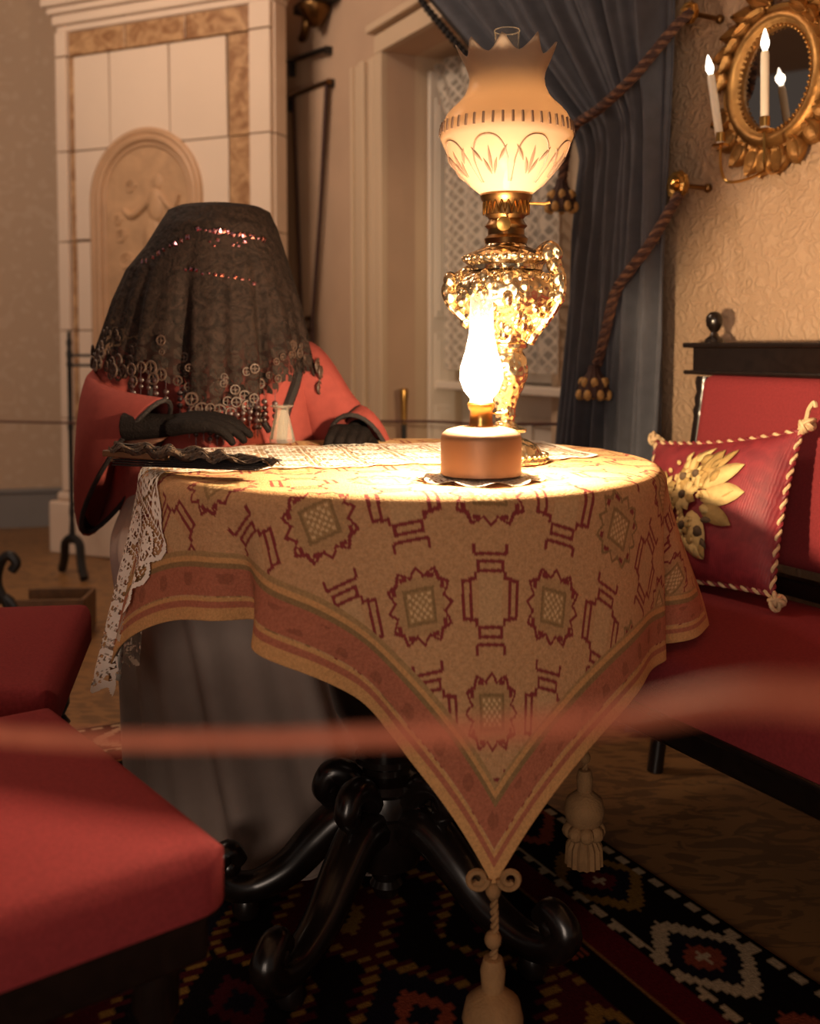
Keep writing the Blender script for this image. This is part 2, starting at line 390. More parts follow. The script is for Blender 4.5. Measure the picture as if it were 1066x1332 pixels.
# inner shutter leaf folded over the near half of the window
sl = wobj('window_shutter', G().box((-.93, .27, 1.16), (.50, .03, 1.74)), M['cream'], smooth=False, bevel=.003)
tag(sl, 'cream window shutter leaf with long panels between lamp and blue curtain', 'shutter')
for z0, z1 in ((.36, .74), (.80, 1.02), (1.08, 1.95)):
    obj('panel', G().frame(-1.15, -.72, z0, z1, .02, .245, .258), M['cream'], sl, smooth=False, bevel=.003)

# left wall and baseboard
LWP = Vector((-2.142, 5.40, 0)); LWA = R(14)
def lw(name, g, m, **k):
    o = obj(name, g, m, **k); o.location = LWP; o.rotation_euler = (0, 0, LWA); return o
struct(lw('wall_left', G().box((-1, .06, HT/2), (6, .12, HT)), M['wall_left'], smooth=False))
bb = struct(lw('baseboard_left', G().box((-1, -.012, .09), (6, .024, .18)), M['grey_paint'], smooth=False))
obj('moulding', G().box((-1, -.018, .192), (6, .036, .024)), M['grey_paint'], bb, smooth=False, bevel=.006)

# ------------------------------------------------------------------ tiled stove across the corner
st = thing('tiled_stove', 'white tiled corner stove with arched relief niche and brown marbled border', 'stove', (-1.57, 4.75, 0), math.atan2(-.4067, .9135))
SX0, SX1 = -.02, 1.107
plan = [(SX0+.003, .01), (SX1-.003, .01), (SX1-.003, .10), (.65, .46), (.30, .46), (SX0+.003, .10)]
def stove_slab(name, ov, z0, z1, m, bev=0):
    c = Vector((.5435, .2)); pts = []
    for x, y in plan: pts.append((x+ov*(1 if x > .5435 else -1), y+(-ov if y < .05 else ov*.5)))
    n = 6; g = G().add([(x, y, z0) for x, y in pts]+[(x, y, z1) for x, y in pts], [tuple(range(n-1, -1, -1)), tuple(range(n, 2*n))]+[(k, (k+1) % n, n+(k+1) % n, n+k) for k in range(n)])
    return obj(name, g, M[m], st, smooth=False, bevel=bev)
stove_slab('body', 0, .02, 2.42, 'tilegap')
stove_slab('plinth', .06, 0, .24, 'tile', .01); stove_slab('plinth_moulding', .035, .24, .283, 'tile', .015)
for a, b in zip([.285, .62, 1.02, 1.42, 1.823], [.62, 1.02, 1.42, 1.823, 2.355]):
    obj('side_tile', G().box((SX1, .052, (a+b)/2), (.012, .088, b-a-.005)), M['tile'], st, smooth=False, bevel=.002)
def tile(x0, x1, z0, z1, m, th=.02, y=.012):
    return obj('tile', G().box(((x0+x1)/2, y-th/2, (z0+z1)/2), (x1-x0-.005, th, z1-z0-.005)), M[m], st, smooth=False, bevel=.003)
zs = [.285, .62, 1.02, 1.42, 1.823, 2.243]
for a, b in zip(zs[:-1], zs[1:]):
    tile(SX0, .044, a, b, 'tile', .034); tile(1.003, SX1, a, b, 'tile', .034)         # outer pilasters
    tile(.046, .075, a, b, 'marble', .018); tile(.895, 1.001, a, b, 'marble', .018)
tile(SX0, .044, 2.245, 2.355, 'tile', .034); tile(1.003, SX1, 2.245, 2.355, 'tile', .034)
for i in range(3): tile(.046+i*.318, .046+(i+1)*.318, 2.245, 2.352, 'marble', .018)      # frieze
# inner white tiles leave the arch free: arch outer x .173-.758, springing z 1.60, crown 1.89
AX, AR, AZ = .4655, .293, 1.597
cols = [.077, .28, .60, .893]
def arch_tile(x0, x1, z0, z1):
    """tile with the arch cut away: outline sampled along its lower / inner edge"""
    n = 12; pts = []
    for k in range(n+1):
        x = x0+(x1-x0)*k/n; zb = z0
        if abs(x-AX) < AR and z0 < AZ+AR: zb = max(z0, AZ+math.sqrt(max(0, AR*AR-(x-AX)**2))+.004)
        pts.append((x, min(zb, z1-.001)))
    pts += [(x1-.005, z1), (x0, z1)]
    obj('tile', G().prism(pts, -.008, .012), M['tile'], st, smooth=False)
for i in range(3): arch_tile(cols[i], cols[i+1]-.005, 1.827, 2.238)
for a, b in zip(zs[1:-3], zs[2:-2]):
    tile(.077, AX-AR-.003, a, b, 'tile'); tile(AX+AR+.003, .893, a, b, 'tile')
# spandrel tiles between springing and joint
for sgn in (-1, 1):
    pts = []
    for k in range(11):
        a = PI/2*k/10
        pts.append((AX+sgn*AR*math.cos(a)*1.004, min(AZ+AR*math.sin(a), 1.82)))
    x_out = .077 if sgn < 0 else .893
    pts = [(x_out, AZ-.17 if False else 1.43)]+[(AX+sgn*(AR+.003), 1.43)]+pts[:8]+[(x_out, 1.82)]
    if sgn > 0: pts = pts[::-1]
    obj('tile', G().prism(pts, -.008, .0125), M['tile'], st, smooth=False)
for i in range(3): tile(.077+i*.272, .077+(i+1)*.272, .285, .62, 'tile')
# arch moulding: swept profile
def arch_path(r, n=28, z0=.64):
    return [(AX-r, 0, z0)]+[(AX-r*math.cos(PI*k/n), 0, AZ+r*math.sin(PI*k/n)) for k in range(n+1)]+[(AX+r, 0, z0)]
for r_, rad, yy in ((.283, .017, -.012), (.256, .02, -.008), (.230, .014, .0)):
    obj('arch_moulding', G().tube([(p[0], yy, p[2]) for p in arch_path(r_)], rad, 10), M['niche'], st)
pts = [(AX+.218*math.cos(PI*k/24), AZ+.218*math.sin(PI*k/24)) for k in range(25)]
pts = pts+[(AX-.218, .66), (AX+.218, .66)]
rl = obj('relief_panel', G().prism(pts[::-1], -.004, .012), M['relief'], st, smooth=False)
rnd = random.Random(3)   # low relief: a standing figure with scrolls and foliage
g = G().ball((AX+.06, -.004, 1.66), (.028, .008, .034)).ball((AX+.05, -.006, 1.56), (.045, .016, .075)).ball((AX+.03, -.006, 1.42), (.05, .015, .09)).ball((AX+.0, -.006, 1.28), (.055, .012, .1))
g.tube(resample([(AX+.08, -.01, 1.6), (AX+.14, -.012, 1.54), (AX+.17, -.01, 1.60)], 8), .012, 6).tube(resample([(AX+.02, -.01, 1.58), (AX-.07, -.012, 1.52), (AX-.12, -.01, 1.55)], 8), .012, 6)
obj('relief_figure', g, M['relief'], rl)
for k in range(9):
    cx, cz = AX-.16+rnd.random()*.32, .75+rnd.random()*.9; r0 = .02+rnd.random()*.025
    obj('relief_scroll', G().tube([(cx+(r0*(1-.7*q/16))*math.cos(q*.6), -.006, cz+(r0*(1-.7*q/16))*math.sin(q*.6)) for q in range(17)], .005, 6), M['relief'], rl)
# cornice
for z0, hh, ov in ((2.357, .03, .012), (2.388, .045, .026), (2.434, .03, .042), (2.465, .04, .06)):
    stove_slab('cornice', ov, z0, z0+hh, 'tile', .009)
stove_slab('crown', -.04, 2.505, 2.61, 'marble', .02)

# ------------------------------------------------------------------ rug
def rug_pattern(a, b, W, Hh):
    """a: metres from the right edge, b: metres along it, nearest long edge logic"""
    d = np.minimum(np.minimum(a, W-a), np.minimum(b, Hh-b))
    along = np.where((d == a) | (d == W-a), b, a)
    K = lambda c: np.array(lin(c))
    black, cream, coral, red, tan, navy, ochre, maroon = K((16, 11, 12)), K((176, 156, 128)), K((128, 62, 44)), K((84, 16, 24)), K((128, 88, 48)), K((22, 20, 30)), K((124, 92, 42)), K((64, 16, 22))
    out = np.empty(d.shape+(3,)); out[:] = black
    q = np.floor(along/.012); dd = np.floor(d/.008)*.008
    tri = lambda x, p: np.abs(((x/p) % 1)-.5)*2
    # dotted outer edge
    out[(d > .006) & (d < .022) & ((along % .045) < .026)] = cream
    # main band of stepped hexagons
    band = (d >= .026) & (d < .155)
    u = (along % .26)/.26-.5; vv = (dd-.09)/.065
    s = np.abs(np.floor(u*24)/24)*2.1+np.abs(np.floor(vv*8)/8)*.62
    idx = np.floor(along/.26).astype(int) % 3
    alt = np.stack([coral, ochre, cream], 0)[idx]
    c = np.where((s < .95)[..., None], alt, black)
    c = np.where(((s < .66))[..., None], navy, c)
    c = np.where(((s < .34))[..., None], np.stack([maroon, red, coral])[idx], c)
    c = np.where(((s < .12))[..., None], cream, c)
    out = np.where(band[..., None], c, out)
    st = (d >= .155) & (d < .178); out[st & (tri(q*.012, .05) > (d-.155)/.023*.9)] = cream
    out[(d >= .178) & (d < .235)] = red
    out[(d >= .235) & (d < .243)] = tan
    out[(d >= .243) & (d < .30)] = black
    out[(d >= .255) & (d < .285) & ((along % .22) < .03) & ((np.floor(d/.006) % 2) == 0)] = coral
    # field: stepped lozenges
    fld = d >= .30
    x = (a-W/2); y = b
    px, py = .22, .30
    fx = ((x/px) % 1)-.5; fy = ((y/py+np.floor(x/px)*.5) % 1)-.5
    s = np.abs(np.floor(fx*22)/22)+np.abs(np.floor(fy*24)/24)
    k = (np.floor(x/px)+np.floor(y/py+np.floor(x/px)*.5)).astype(int) % 3
    base = np.stack([maroon, navy, black])[k]
    c = np.where((s < .56)[..., None], ochre, black)
    c = np.where((s < .46)[..., None], base, c); c = np.where((s < .22)[..., None], np.stack([ochre, coral, maroon])[k], c); c = np.where((s < .10)[..., None], navy, c)
    jag = (np.floor(fy*24) % 2 == 0) & (s > .46) & (s < .62)
    c = np.where(jag[..., None], maroon, c)
    return np.where(fld[..., None], c, out)
RW, RH = 1.75, 2.6
aa, bb_ = np.meshgrid(np.linspace(0, RW, 330), np.linspace(0, RH, 490))
colr = rug_pattern(aa, bb_, RW, RH)
# rug corner (far right) and axes parallel to the walls
RC = np.array((-.13, 2.87)); e1 = np.array((-.883, -.469)); e2 = np.array((.469, -.883))
XX = RC[0]+aa*e1[0]+bb_*e2[0]; YY = RC[1]+aa*e1[1]+bb_*e2[1]
rug = obj('kilim_rug', grid_mesh('kilim_rug', XX, YY, np.full_like(XX, .008)+.0015*np.sin(aa*9)*np.sin(bb_*7), colr), M['rug'])
sd = rug.modifiers.new('thickness', 'SOLIDIFY'); sd.thickness = .006; sd.offset = -1
tag(rug, 'dark kilim rug with red stripe and stepped border under the table', 'rug')

# ------------------------------------------------------------------ pedestal table
TC = Vector((-.01, 1.75, 0)); TZ = .755
tb = thing('pedestal_table', 'round black pedestal table with scrolled legs under the woven cloth', 'table', (-.04, 1.71, 0))
dx, dy = TC.x+.04, TC.y-1.71
obj('tabletop', G().lathe([(.0, .715), (.40, .715), (.418, .722), (.42, .735), (.415, .748), (.0, .748)], 64, (dx, dy, 0), caps=False), M['ebony'], tb)
obj('apron', G().lathe([(.30, .66), (.31, .66), (.31, .715), (.30, .715)], 48, (dx, dy, 0), caps=False), M['ebony'], tb)
col = obj('column', G().lathe([(.0, .66), (.12, .66), (.10, .63), (.055, .60), (.05, .55), (.075, .50), (.098, .44), (.10, .40), (.088, .35), (.06, .30), (.042, .275), (.052, .268), (.052, .258), (.040, .25), (.040, .24), (.062, .232), (.062, .218), (.055, .21), (.06, .19), (.06, .10), (.055, .085), (.04, .08), (.03, .07), (.022, .055), (.028, .045), (.018, .025), (.0, .02)][::-1], 40, caps=False), M['ebony'], tb)
obj('turned_ring', G().lathe([(.055, .18), (.066, .175), (.066, .165), (.055, .16)], 40, caps=False), M['ebony'], col)
leg_path = [(.05, .20), (.085, .235), (.12, .24), (.135, .215), (.118, .198)]
leg_path2 = [(.03, .15), (.09, .165), (.15, .13), (.21, .085), (.28, .06), (.335, .065), (.36, .095), (.335, .12), (.31, .10)]
def table_leg(ang, k=1.0):
    g = G()
    for pth, rr in ((leg_path, [.022, .024, .022, .02, .016]), (leg_path2, [.034, .036, .034, .03, .026, .026, .024, .02, .014])):
        P = resample([(p[0]*k*math.cos(ang), p[0]*k*math.sin(ang), p[1]) for p in pth], 8*(len(pth)-1)); n = len(P)
        rad = [np.interp(i/(n-1)*(len(pth)-1), range(len(pth)), rr) for i in range(n)]
        g.tube(P, rad, 10)
    c, s = k*math.cos(ang), k*math.sin(ang)
    g.lathe([(.0, 0), (.02, 0), (.024, .012), (.018, .03), (.0, .035)], 12, (.30*c, .30*s, .011), caps=False)
    lg = obj('leg', g, M['ebony'], tb)
    obj('scroll_boss', G().ball((.122*c, .122*s, .216), .018), M['ebony'], lg); obj('scroll_boss', G().ball((.335*c, .335*s, .095), .02), M['ebony'], lg)
    obj('bracket', G().tube(resample([(.058*c, .058*s, .2), (.10*c, .10*s, .18), (.13*c, .13*s, .20)], 10), .013, 8), M['ebony'], lg)
for a, k in ((190, .78), (244, 1), (318, 1), (38, .9)): table_leg(R(a), k)

# ------------------------------------------------------------------ draped cloths
def bump_ang(th, c, wdt):
    d = (th-c+PI) % (2*PI)-PI
    return np.exp(-(d/wdt)**2)
def drape(x, y, r0=.408, z0=TZ, br=.022, lift=0.0):
    rho = np.hypot(x, y); th = np.arctan2(y, x)
    d = np.maximum(rho-r0, 0); L1 = br*PI/2
    a = np.minimum(d, L1)/br; dd = np.maximum(d-L1, 0)*(1-.05*bump_ang(th, R(284), .35)+.04*bump_ang(th, R(208), .36)-.42*bump_ang(th, R(8), .42))
    fl = .10+.30*bump_ang(th, R(8), .35)+.02*bump_ang(th, R(284), .5)+.11*bump_ang(th, R(206), .25)
    Rr = np.where(rho < r0, rho, r0+br*np.sin(a)+fl*dd)
    k = np.clip(dd/.2, 0, 1.4)
    Rr = Rr+k*(.022*bump_ang(th, R(251), .10)-.065*bump_ang(th, R(239), .07)-.055*bump_ang(th, R(343), .08)-.012*bump_ang(th, R(328), .16)+.008*np.cos(3*(th-R(284)))-.02*bump_ang(th, R(264), .10)*k)
    Rr = Rr-.03*np.clip(dd-.33, 0, 1)/.14*bump_ang(th, R(284), .5)*0
    z = z0-br*(1-np.cos(a))-dd*np.sqrt(1-fl*fl)
    th2 = th-k*.06*bump_ang(th, R(249), .07)
    zt = .0016*np.sin(x*31+y*17)*np.sin(y*27-x*9)*(rho < r0)
    return TC.x+(Rr+lift)*np.cos(th2), TC.y+(Rr+lift)*np.sin(th2), z+lift+zt

def weave(p, q, du, dv):
    """p,q: cloth position along the two diagonals (m); du,dv: distance to the nearest edge"""
    K = lambda c: np.array(lin(c))
    field, field2, wine, olive, olive2, cream, pink, gold = K((194, 152, 110)), K((188, 146, 104)), K((132, 58, 58)), K((142, 114, 78)), K((166, 134, 92)), K((214, 180, 134)), K((172, 106, 82)), K((200, 152, 100))
    edge = np.minimum(du, dv)
    out = np.empty(p.shape+(3,)); out[:] = field
    cw, ch = .113, .148
    iq = np.floor(q/cw+.5); ip = np.floor(p/ch+.5)
    a = (q/cw+.5) % 1-.5; b = (p/ch+.5) % 1-.5
    a = a*1.0; b = b*1.3        # in units of 10 cm
    med = ((iq+ip) % 2 == 1)
    out[(np.sin(p*300)*np.sin(q*260) > .5)] = field2
    # medallion: stepped square with dotted heart and zigzag halo
    m = np.maximum(np.abs(a), np.abs(b)); ang = np.arctan2(b, a)
    r = np.hypot(a, b)
    halo = .42+.055*(np.abs(((ang/(2*PI)*12) % 1)-.5)*4-1)
    sq = .55*m+.45*r
    c_med = out.copy()
    c_med[sq < .34] = olive2*.5+field*.5
    zz = np.abs(sq*1.08-halo) < .026; c_med[zz] = wine
    curl = (np.abs(np.abs(a)-.33) < .03) & (np.abs(np.abs(b)-.22) < .05) | (np.abs(np.abs(b)-.34) < .03) & (np.abs(np.abs(a)-.18) < .05); c_med[curl] = wine
    c_med[m < .215] = olive; c_med[m < .175] = olive2
    dots = (m < .16) & (np.cos(a*2*PI/.09)*np.cos(b*2*PI/.09) > .1); c_med[dots] = cream
    # alternate medallions only in dull olive
    pale = ((ip+2*iq) % 3 == 0)[..., None]; c_med = np.where(pale & zz[..., None], olive2*.7, c_med)
    # cross of four bracketed bars
    def rect(x, y, cx, cy, hx, hy, t):
        ddx = np.abs(x-cx)-hx; ddy = np.abs(y-cy)-hy; dd_ = np.maximum(ddx, ddy); return (np.abs(dd_) < t)
    A, B = np.abs(a), np.abs(b); t = .022
    c_x = out.copy()
    ln = rect(A, B, .34, 0, .055, .22, t) | rect(A, B, 0, .385, .17, .055, t)
    ln |= (np.abs(A-.21) < t) & (B > .22) & (B < .32) | (np.abs(B-.24) < t) & (A > .19) & (A < .32)
    ln |= (np.abs(B-.53) < t) & (A < .22) | (np.abs(A-.22) < t) & (B > .53)
    c_x[(A < .17) & (B < .30)] = field*.6+cream*.4*.85
    c_x[ln] = wine
    out = np.where(med[..., None], c_med, c_x)
    # striped border and fringe
    for lo, hi, cc in ((.088, .094, olive2), (.080, .088, gold), (.072, .080, olive), (.034, .072, pink), (.026, .032, gold), (.018, .026, pink), (.012, .018, gold), (-1, .012, gold)):
        out[(edge >= lo) & (edge < hi)] = cc
    mot = (edge >= .04) & (edge < .066) & (np.sin((p+q)*60)*np.sin((p-q)*60) > .55); out[mot] = pink*.75
    return out
tcl = thing('tablecloth', 'ochre woven tablecloth with wine-red medallions draped over the round table', 'tablecloth', tuple(TC))
UA, VA = R(323.5), R(233.5); U0, U1, V0, V1 = -.46, .71, -.50, .60
uu, vv = np.meshgrid(np.linspace(U0, U1, 560), np.linspace(V0, V1, 600))
fx = uu*math.cos(UA)+vv*math.cos(VA); fy = uu*math.sin(UA)+vv*math.sin(VA)
CA = R(281.5)
pp = fx*math.cos(CA)+fy*math.sin(CA); qq = -fx*math.sin(CA)+fy*math.cos(CA)
cw_ = weave(pp-.555, qq-.03, np.minimum(uu-U0, U1-uu), np.minimum(vv-V0, V1-vv))
X, Y, Z = drape(fx, fy)
cl = obj('cloth', grid_mesh('cloth', X-TC.x, Y-TC.y, Z, cw_), M['tcloth'], tcl)
sd = cl.modifiers.new('thickness', 'SOLIDIFY'); sd.thickness = .0025; sd.offset = -1
def tassel(parent, x, y, z, s=1.0, cord=.1, style=0):
    """hangs from (x,y,z) in the parent's space; head first, its cord and skirt as sub-parts"""
    zb = z-cord
    hd = obj('tassel', G().lathe([(.0, zb-.085*s), (.02*s, zb-.083*s), (.034*s, zb-.07*s), (.039*s, zb-.05*s), (.034*s, zb-.028*s), (.02*s, zb-.016*s), (.014*s, zb-.012*s), (.016*s, zb+.012*s), (.012*s, zb+.028*s), (.0, zb+.03*s)], 20, (x, y, 0), caps=False), M['linen'], parent)
    obj('cord', G().rope([(x, y, z), (x+.002, y, z-cord*.5), (x, y, zb+.02*s)], .0055*s, .018, 2), M['linen'], hd)
    obj('knot', G().ball((x, y, zb+.052*s), (.011*s, .011*s, .012*s)), M['linen'], hd); obj('knot', G().ball((x, y, z-.01*s), (.01*s, .01*s, .011*s)), M['linen'], hd)
    if style:
        g = G()
        for k in range(8):
            a = 2*PI*k/8; g.ball((x+.027*s*math.cos(a), y+.027*s*math.sin(a), zb-.088*s), .0155*s, 8, 6)
        obj('pompon_ring', g, M['linen'], hd, kind='stuff')
    zt = zb-(.098 if style else .08)*s
    obj('skirt', G().lathe([(.0, zt+.005*s), (.022*s, zt), (.033*s, zt-.02*s), (.035*s, zt-.055*s), (.0, zt-.055*s)], 32, (x, y, 0), caps=False, mod=lambda a, z_: 1+.06*math.cos(16*a)), M['linen'], hd)
    return hd
def cloth_pt(u, v, lift=0):
    a = u*math.cos(UA)+v*math.cos(VA); b = u*math.sin(UA)+v*math.sin(VA)
    p = drape(np.array([a]), np.array([b])); return Vector((float(p[0][0])-TC.x, float(p[1][0])-TC.y, float(p[2][0])))
tp = cloth_pt(U1, V1)
tassel(tcl, tp.x, tp.y, tp.z+.005, 1.0, .125)
for sg in (-1, 1):
    obj('corner_curl', G().tube([(tp.x+sg*(.020+(.014-.0004*q)*math.cos(PI+q*.42)), tp.y-.004, tp.z+.012+(.014-.0004*q)*math.sin(PI+q*.42)) for q in range(22)], .0042, 6), M['linen'], tcl)
pt2 = Vector((.285-TC.x, 1.66-TC.y, .47))
tassel(tcl, pt2.x, pt2.y, pt2.z, .86, .235, 1)
# looped cord inside the back of the cloth
obj('hanging_loop', G().rope([(-.155, .18, .62), (-.16, .17, .50), (-.15, .165, .455), (-.14, .17, .50)], .006, .02, 2), M['linen'], tcl)

def lace_mask(a, b):
    """flowered bobbin-lace: 1 thread, 0 hole"""
    c1 = (a/.075) % 1-.5; c2 = (b/.075) % 1-.5
    r = np.hypot(c1, c2); th = np.arctan2(c2, c1)
    net = np.minimum(np.abs(np.sin(a*330)), np.abs(np.sin(b*330)))
    m = (net < .45)*.8
    m = np.where(r < .16+.08*np.cos(6*th), 1.0, m); m = np.where(np.abs(r-.34) < .05, 1.0, m)
    m = np.where((np.abs(r-.42) < .04) & (np.sin(16*th) > 0), .0, m)
    return m
la, lv = np.meshgrid(np.linspace(-.33, .76, 440), np.linspace(0, 1, 160))
lmin = np.interp(la, [-.33, .38, .45, .76], [-.05, -.13, -.255, -.13]); lb = lmin+lv*(.26-lmin)
LA = R(192)
# scalloped long and short edges
fx = la*math.cos(LA)+lb*math.cos(LA-PI/2); fy = la*math.sin(LA)+lb*math.sin(LA-PI/2)
msk = lace_mask(la, lb)
sc = .018*np.abs(np.sin(la*PI/.055)); sc2 = .02*np.abs(np.sin(lb*PI/.06))
de = np.minimum(np.minimum(lb-lmin, .26-lb)-.018+sc, np.minimum(.76-la-.02+sc2, la+.33))
msk = np.where(de < .010, 1.0, msk); msk = np.where(de < 0, 0.0, msk)
msk = np.where((de > .012) & (de < .018) & (np.sin(la*500+lb*430) > 0), 0, msk)
X, Y, Z = drape(fx, fy, lift=.006)
wv = np.clip((la-.45)/.3, 0, 1)
X = X-wv*.02*np.sin(lb*55)
lc = obj('lace_runner', grid_mesh('lace_runner', X, Y, Z, attr={'lace': msk}), M['lace'])
tag(lc, 'white lace runner across the table, its scalloped end hanging off the far side', 'lace')

# ------------------------------------------------------------------ the tall lamp
LX, LY = .158, 1.72
lp = thing('parlour_lamp', 'tall gilt oil lamp with frosted glass shade on the table', 'lamp', (LX, LY, TZ+.004))
Z0 = TZ+.004
def lath(prof, seg=40, mod=None): return G().lathe([(r, z-Z0) for r, z in prof], seg, caps=False, mod=mod)
ft = obj('foot', lath([(.0, .759), (.072, .759), (.074, .763), (.070, .769), (.060, .772), (.058, .777), (.05, .787), (.036, .795), (.024, .80), (.022, .806), (.035, .808), (.036, .813), (.022, .818), (.016, .825), (.016, .833), (.0, .834)], 56, mod=lambda a, z: 1+(.035*math.cos(14*a) if .774-Z0 < z < .797-Z0 else 0)), M['silvergilt'], lp)
g = G()
for k in range(36): g.ball((.069*math.cos(2*PI*k/36), .069*math.sin(2*PI*k/36), .770-Z0), .0042, 8, 6)
obj('beading', g, M['silvergilt'], ft, kind='stuff')
obj('stem', lath([(.0, .832), (.018, .833), (.017, .845), (.020, .86), (.030, .88), (.037, .90), (.038, .915), (.034, .932), (.028, .943), (.036, .947), (.037, .953), (.03, .957), (.0, .958)]), M['silvergilt'], lp)
body_p = [(.0, .956), (.034, .957), (.037, .968), (.043, .98), (.056, .995), (.072, 1.01), (.085, 1.025), (.0885, 1.038), (.086, 1.05), (.078, 1.061), (.066, 1.069), (.058, 1.074), (.0, 1.075)]
bd = obj('font_body', lath(body_p, 64, mod=lambda a, z: 1+.018*math.cos(9*a)), M['silvergilt'], lp)
rb = random.Random(5); g = G()
for k in range(150):
    z = .968+rb.random()*.095; rr = np.interp(z, [p[1] for p in body_p], [p[0] for p in body_p]); a = rb.random()*2*PI; s_ = .004+rb.random()*.006
    g.ball((rr*math.cos(a), rr*math.sin(a), z-Z0), (s_, s_, s_*1.3), 8, 6)
obj('repousse', g, M['silvergilt'], bd, kind='stuff')
rm = obj('rim', lath([(.0, 1.073), (.060, 1.074), (.061, 1.082), (.068, 1.088), (.069, 1.095), (.062, 1.102), (.048, 1.108), (.036, 1.113), (.033, 1.118), (.0, 1.12)], 56), M['silvergilt'], lp)
g = G()
for k in range(30): g.ball((.068*math.cos(2*PI*k/30), .068*math.sin(2*PI*k/30), 1.094-Z0), .0052, 8, 6)
obj('beading', g, M['silvergilt'], rm, kind='stuff')
for ang in (R(-28), R(185)):
    c, s_ = math.cos(ang), math.sin(ang)
    pth = [(.056, 1.10), (.075, 1.112), (.090, 1.10), (.086, 1.085), (.096, 1.06), (.094, 1.03), (.076, 1.0), (.052, .972), (.042, .955)]
    if ang > 0: pth = [(.06, 1.075), (.085, 1.06), (.098, 1.045), (.096, 1.03), (.085, 1.012), (.06, .99)]
    h = obj('handle', G().tube(resample([(r*c, r*s_, z-Z0) for r, z in pth], 60), .0085, 8), M['silvergilt'], lp)
    g = G()
    for (r, z, q) in ((.074, 1.10, .014), (.084, 1.082, .013), (.092, 1.058, .012), (.092, 1.03, .012), (.066, .99, .01)):
        if ang > 0 and z > 1.07: continue
        g.ball((r*c, r*s_, z-Z0), (q, q, q*1.2), 10, 8)
    obj('mask_ornament', g, M['silvergilt'], h, kind='stuff')
obj('collar', lath([(.0, 1.117), (.034, 1.118), (.036, 1.126), (.030, 1.132), (.030, 1.142), (.035, 1.147), (.031, 1.152), (.028, 1.158), (.034, 1.166), (.0, 1.167)]), M['darkbrass'], lp)
bn = obj('burner', lath([(.034, 1.164), (.0355, 1.172), (.037, 1.185), (.041, 1.19), (.043, 1.196), (.040, 1.2), (.036, 1.198)]), M['darkbrass'], lp)
g = G()
for k in range(22):
    a = 2*PI*k/22
    for sg in (-1, 1): g.tube([((.0365+.0012)*math.cos(a+sg*.14*t), (.0365+.0012)*math.sin(a+sg*.14*t), 1.166+.02*t-Z0) for t in (0, .33, .66, 1)], .0011, 5)
obj('pierced_gallery', g, M['brass'], bn, kind='stuff')
wk = obj('wick_key', G().tube([(0, -.03, 1.145-Z0), (-.008, -.052, 1.145-Z0)], .002, 6), M['brass'], lp)
M_disc = G().lathe([(.0, -.0015), (.011, -.0015), (.012, 0), (.011, .0015), (.004, .003), (.0, .003)], 24, caps=False).xf(Matrix.Translation((-.009, -.054, 1.145-Z0)) @ Matrix.Rotation(R(90), 4, 'X'))
obj('key_disc', M_disc, M['brass'], wk)
obj('lift_lever', G().tube([(.036, -.01, 1.183-Z0), (.062, -.016, 1.181-Z0), (.07, -.018, 1.183-Z0)], .0025, 6), M['brass'], lp)
shade_p = [(.039, 1.198), (.046, 1.202), (.064, 1.217), (.080, 1.235), (.093, 1.255), (.102, 1.275), (.106, 1.284), (.1085, 1.290), (.108, 1.300), (.106, 1.312), (.1025, 1.318), (.098, 1.327), (.088, 1.338), (.078, 1.347), (.069, 1.358), (.063, 1.372), (.061, 1.385), (.063, 1.396), (.068, 1.408)]
nz = 96; v = []
prof = [(r, z) for r, z in shade_p]
rings = []
for r, z in prof: rings.append([(r*math.cos(2*PI*i/nz), r*math.sin(2*PI*i/nz), z-Z0) for i in range(nz)])
for t in (.35, .7, 1.0):       # crown of points
    ring = []
    for i in range(nz):
        ph = (i/nz*9) % 1; pk = 1-abs(ph-.5)*2; pk = pk**1.7
        zt = 1.414+.026*pk
        z = 1.408+(zt-1.408)*t; r = .068+(z-1.408)*.42+.003*pk*t
        ring.append((r*math.cos(2*PI*i/nz), r*math.sin(2*PI*i/nz), z-Z0))
    rings.append(ring)
shd = obj('lamp_shade', G().loft(rings, caps=False), M['frost'], lp, angle=80, label='frosted glass shade with cut arches and a crown of points')
sol = shd.modifiers.new('t', 'SOLIDIFY'); sol.thickness = .002; sol.offset = -1
def shp(z): return float(np.interp(z, [p[1] for p in shade_p], [p[0] for p in shade_p]))+.0006
for k in range(8):
    a0 = 2*PI*(k+.5)/8-PI/2
    P = []
    for q in range(21):
        t = q/20; s_ = (t-.5)*2; z = 1.212+.066*math.sqrt(max(0, 1-abs(s_)**2.4)); a = a0+s_*(.36)
        P.append((shp(z)*math.cos(a), shp(z)*math.sin(a), z-Z0))
    obj('etched_arch', G().tube(P, .0014, 5), M['etch'], shd)
    g = G()
    for da, z0_, z1_ in ((0, 1.225, 1.262), (.13, 1.222, 1.245), (-.13, 1.222, 1.245), (.2, 1.24, 1.262), (-.2, 1.24, 1.262)):
        P = [(shp(z)*math.cos(a0+da*(z-1.215)/.03), shp(z)*math.sin(a0+da*(z-1.215)/.03), z-Z0) for z in np.linspace(z0_, z1_, 7)]
        g.tube(P, [.0004, .0016, .0026, .0028, .0024, .0014, .0003], 5)
    obj('etched_spray', g, M['etch'], shd)
g = G()
for k in range(44):
    a = 2*PI*k/44; g.tube([(shp(z)*math.cos(a), shp(z)*math.sin(a), z-Z0) for z in (1.294, 1.3, 1.306, 1.312)], .0022, 5)
obj('cut_band', g, M['etch'], shd, kind='stuff')
ch = obj('glass_chimney', lath([(.018, 1.2), (.022, 1.215), (.027, 1.235), (.024, 1.26), (.0205, 1.29), (.020, 1.34), (.0205, 1.463)], 36), M['glass'], lp)
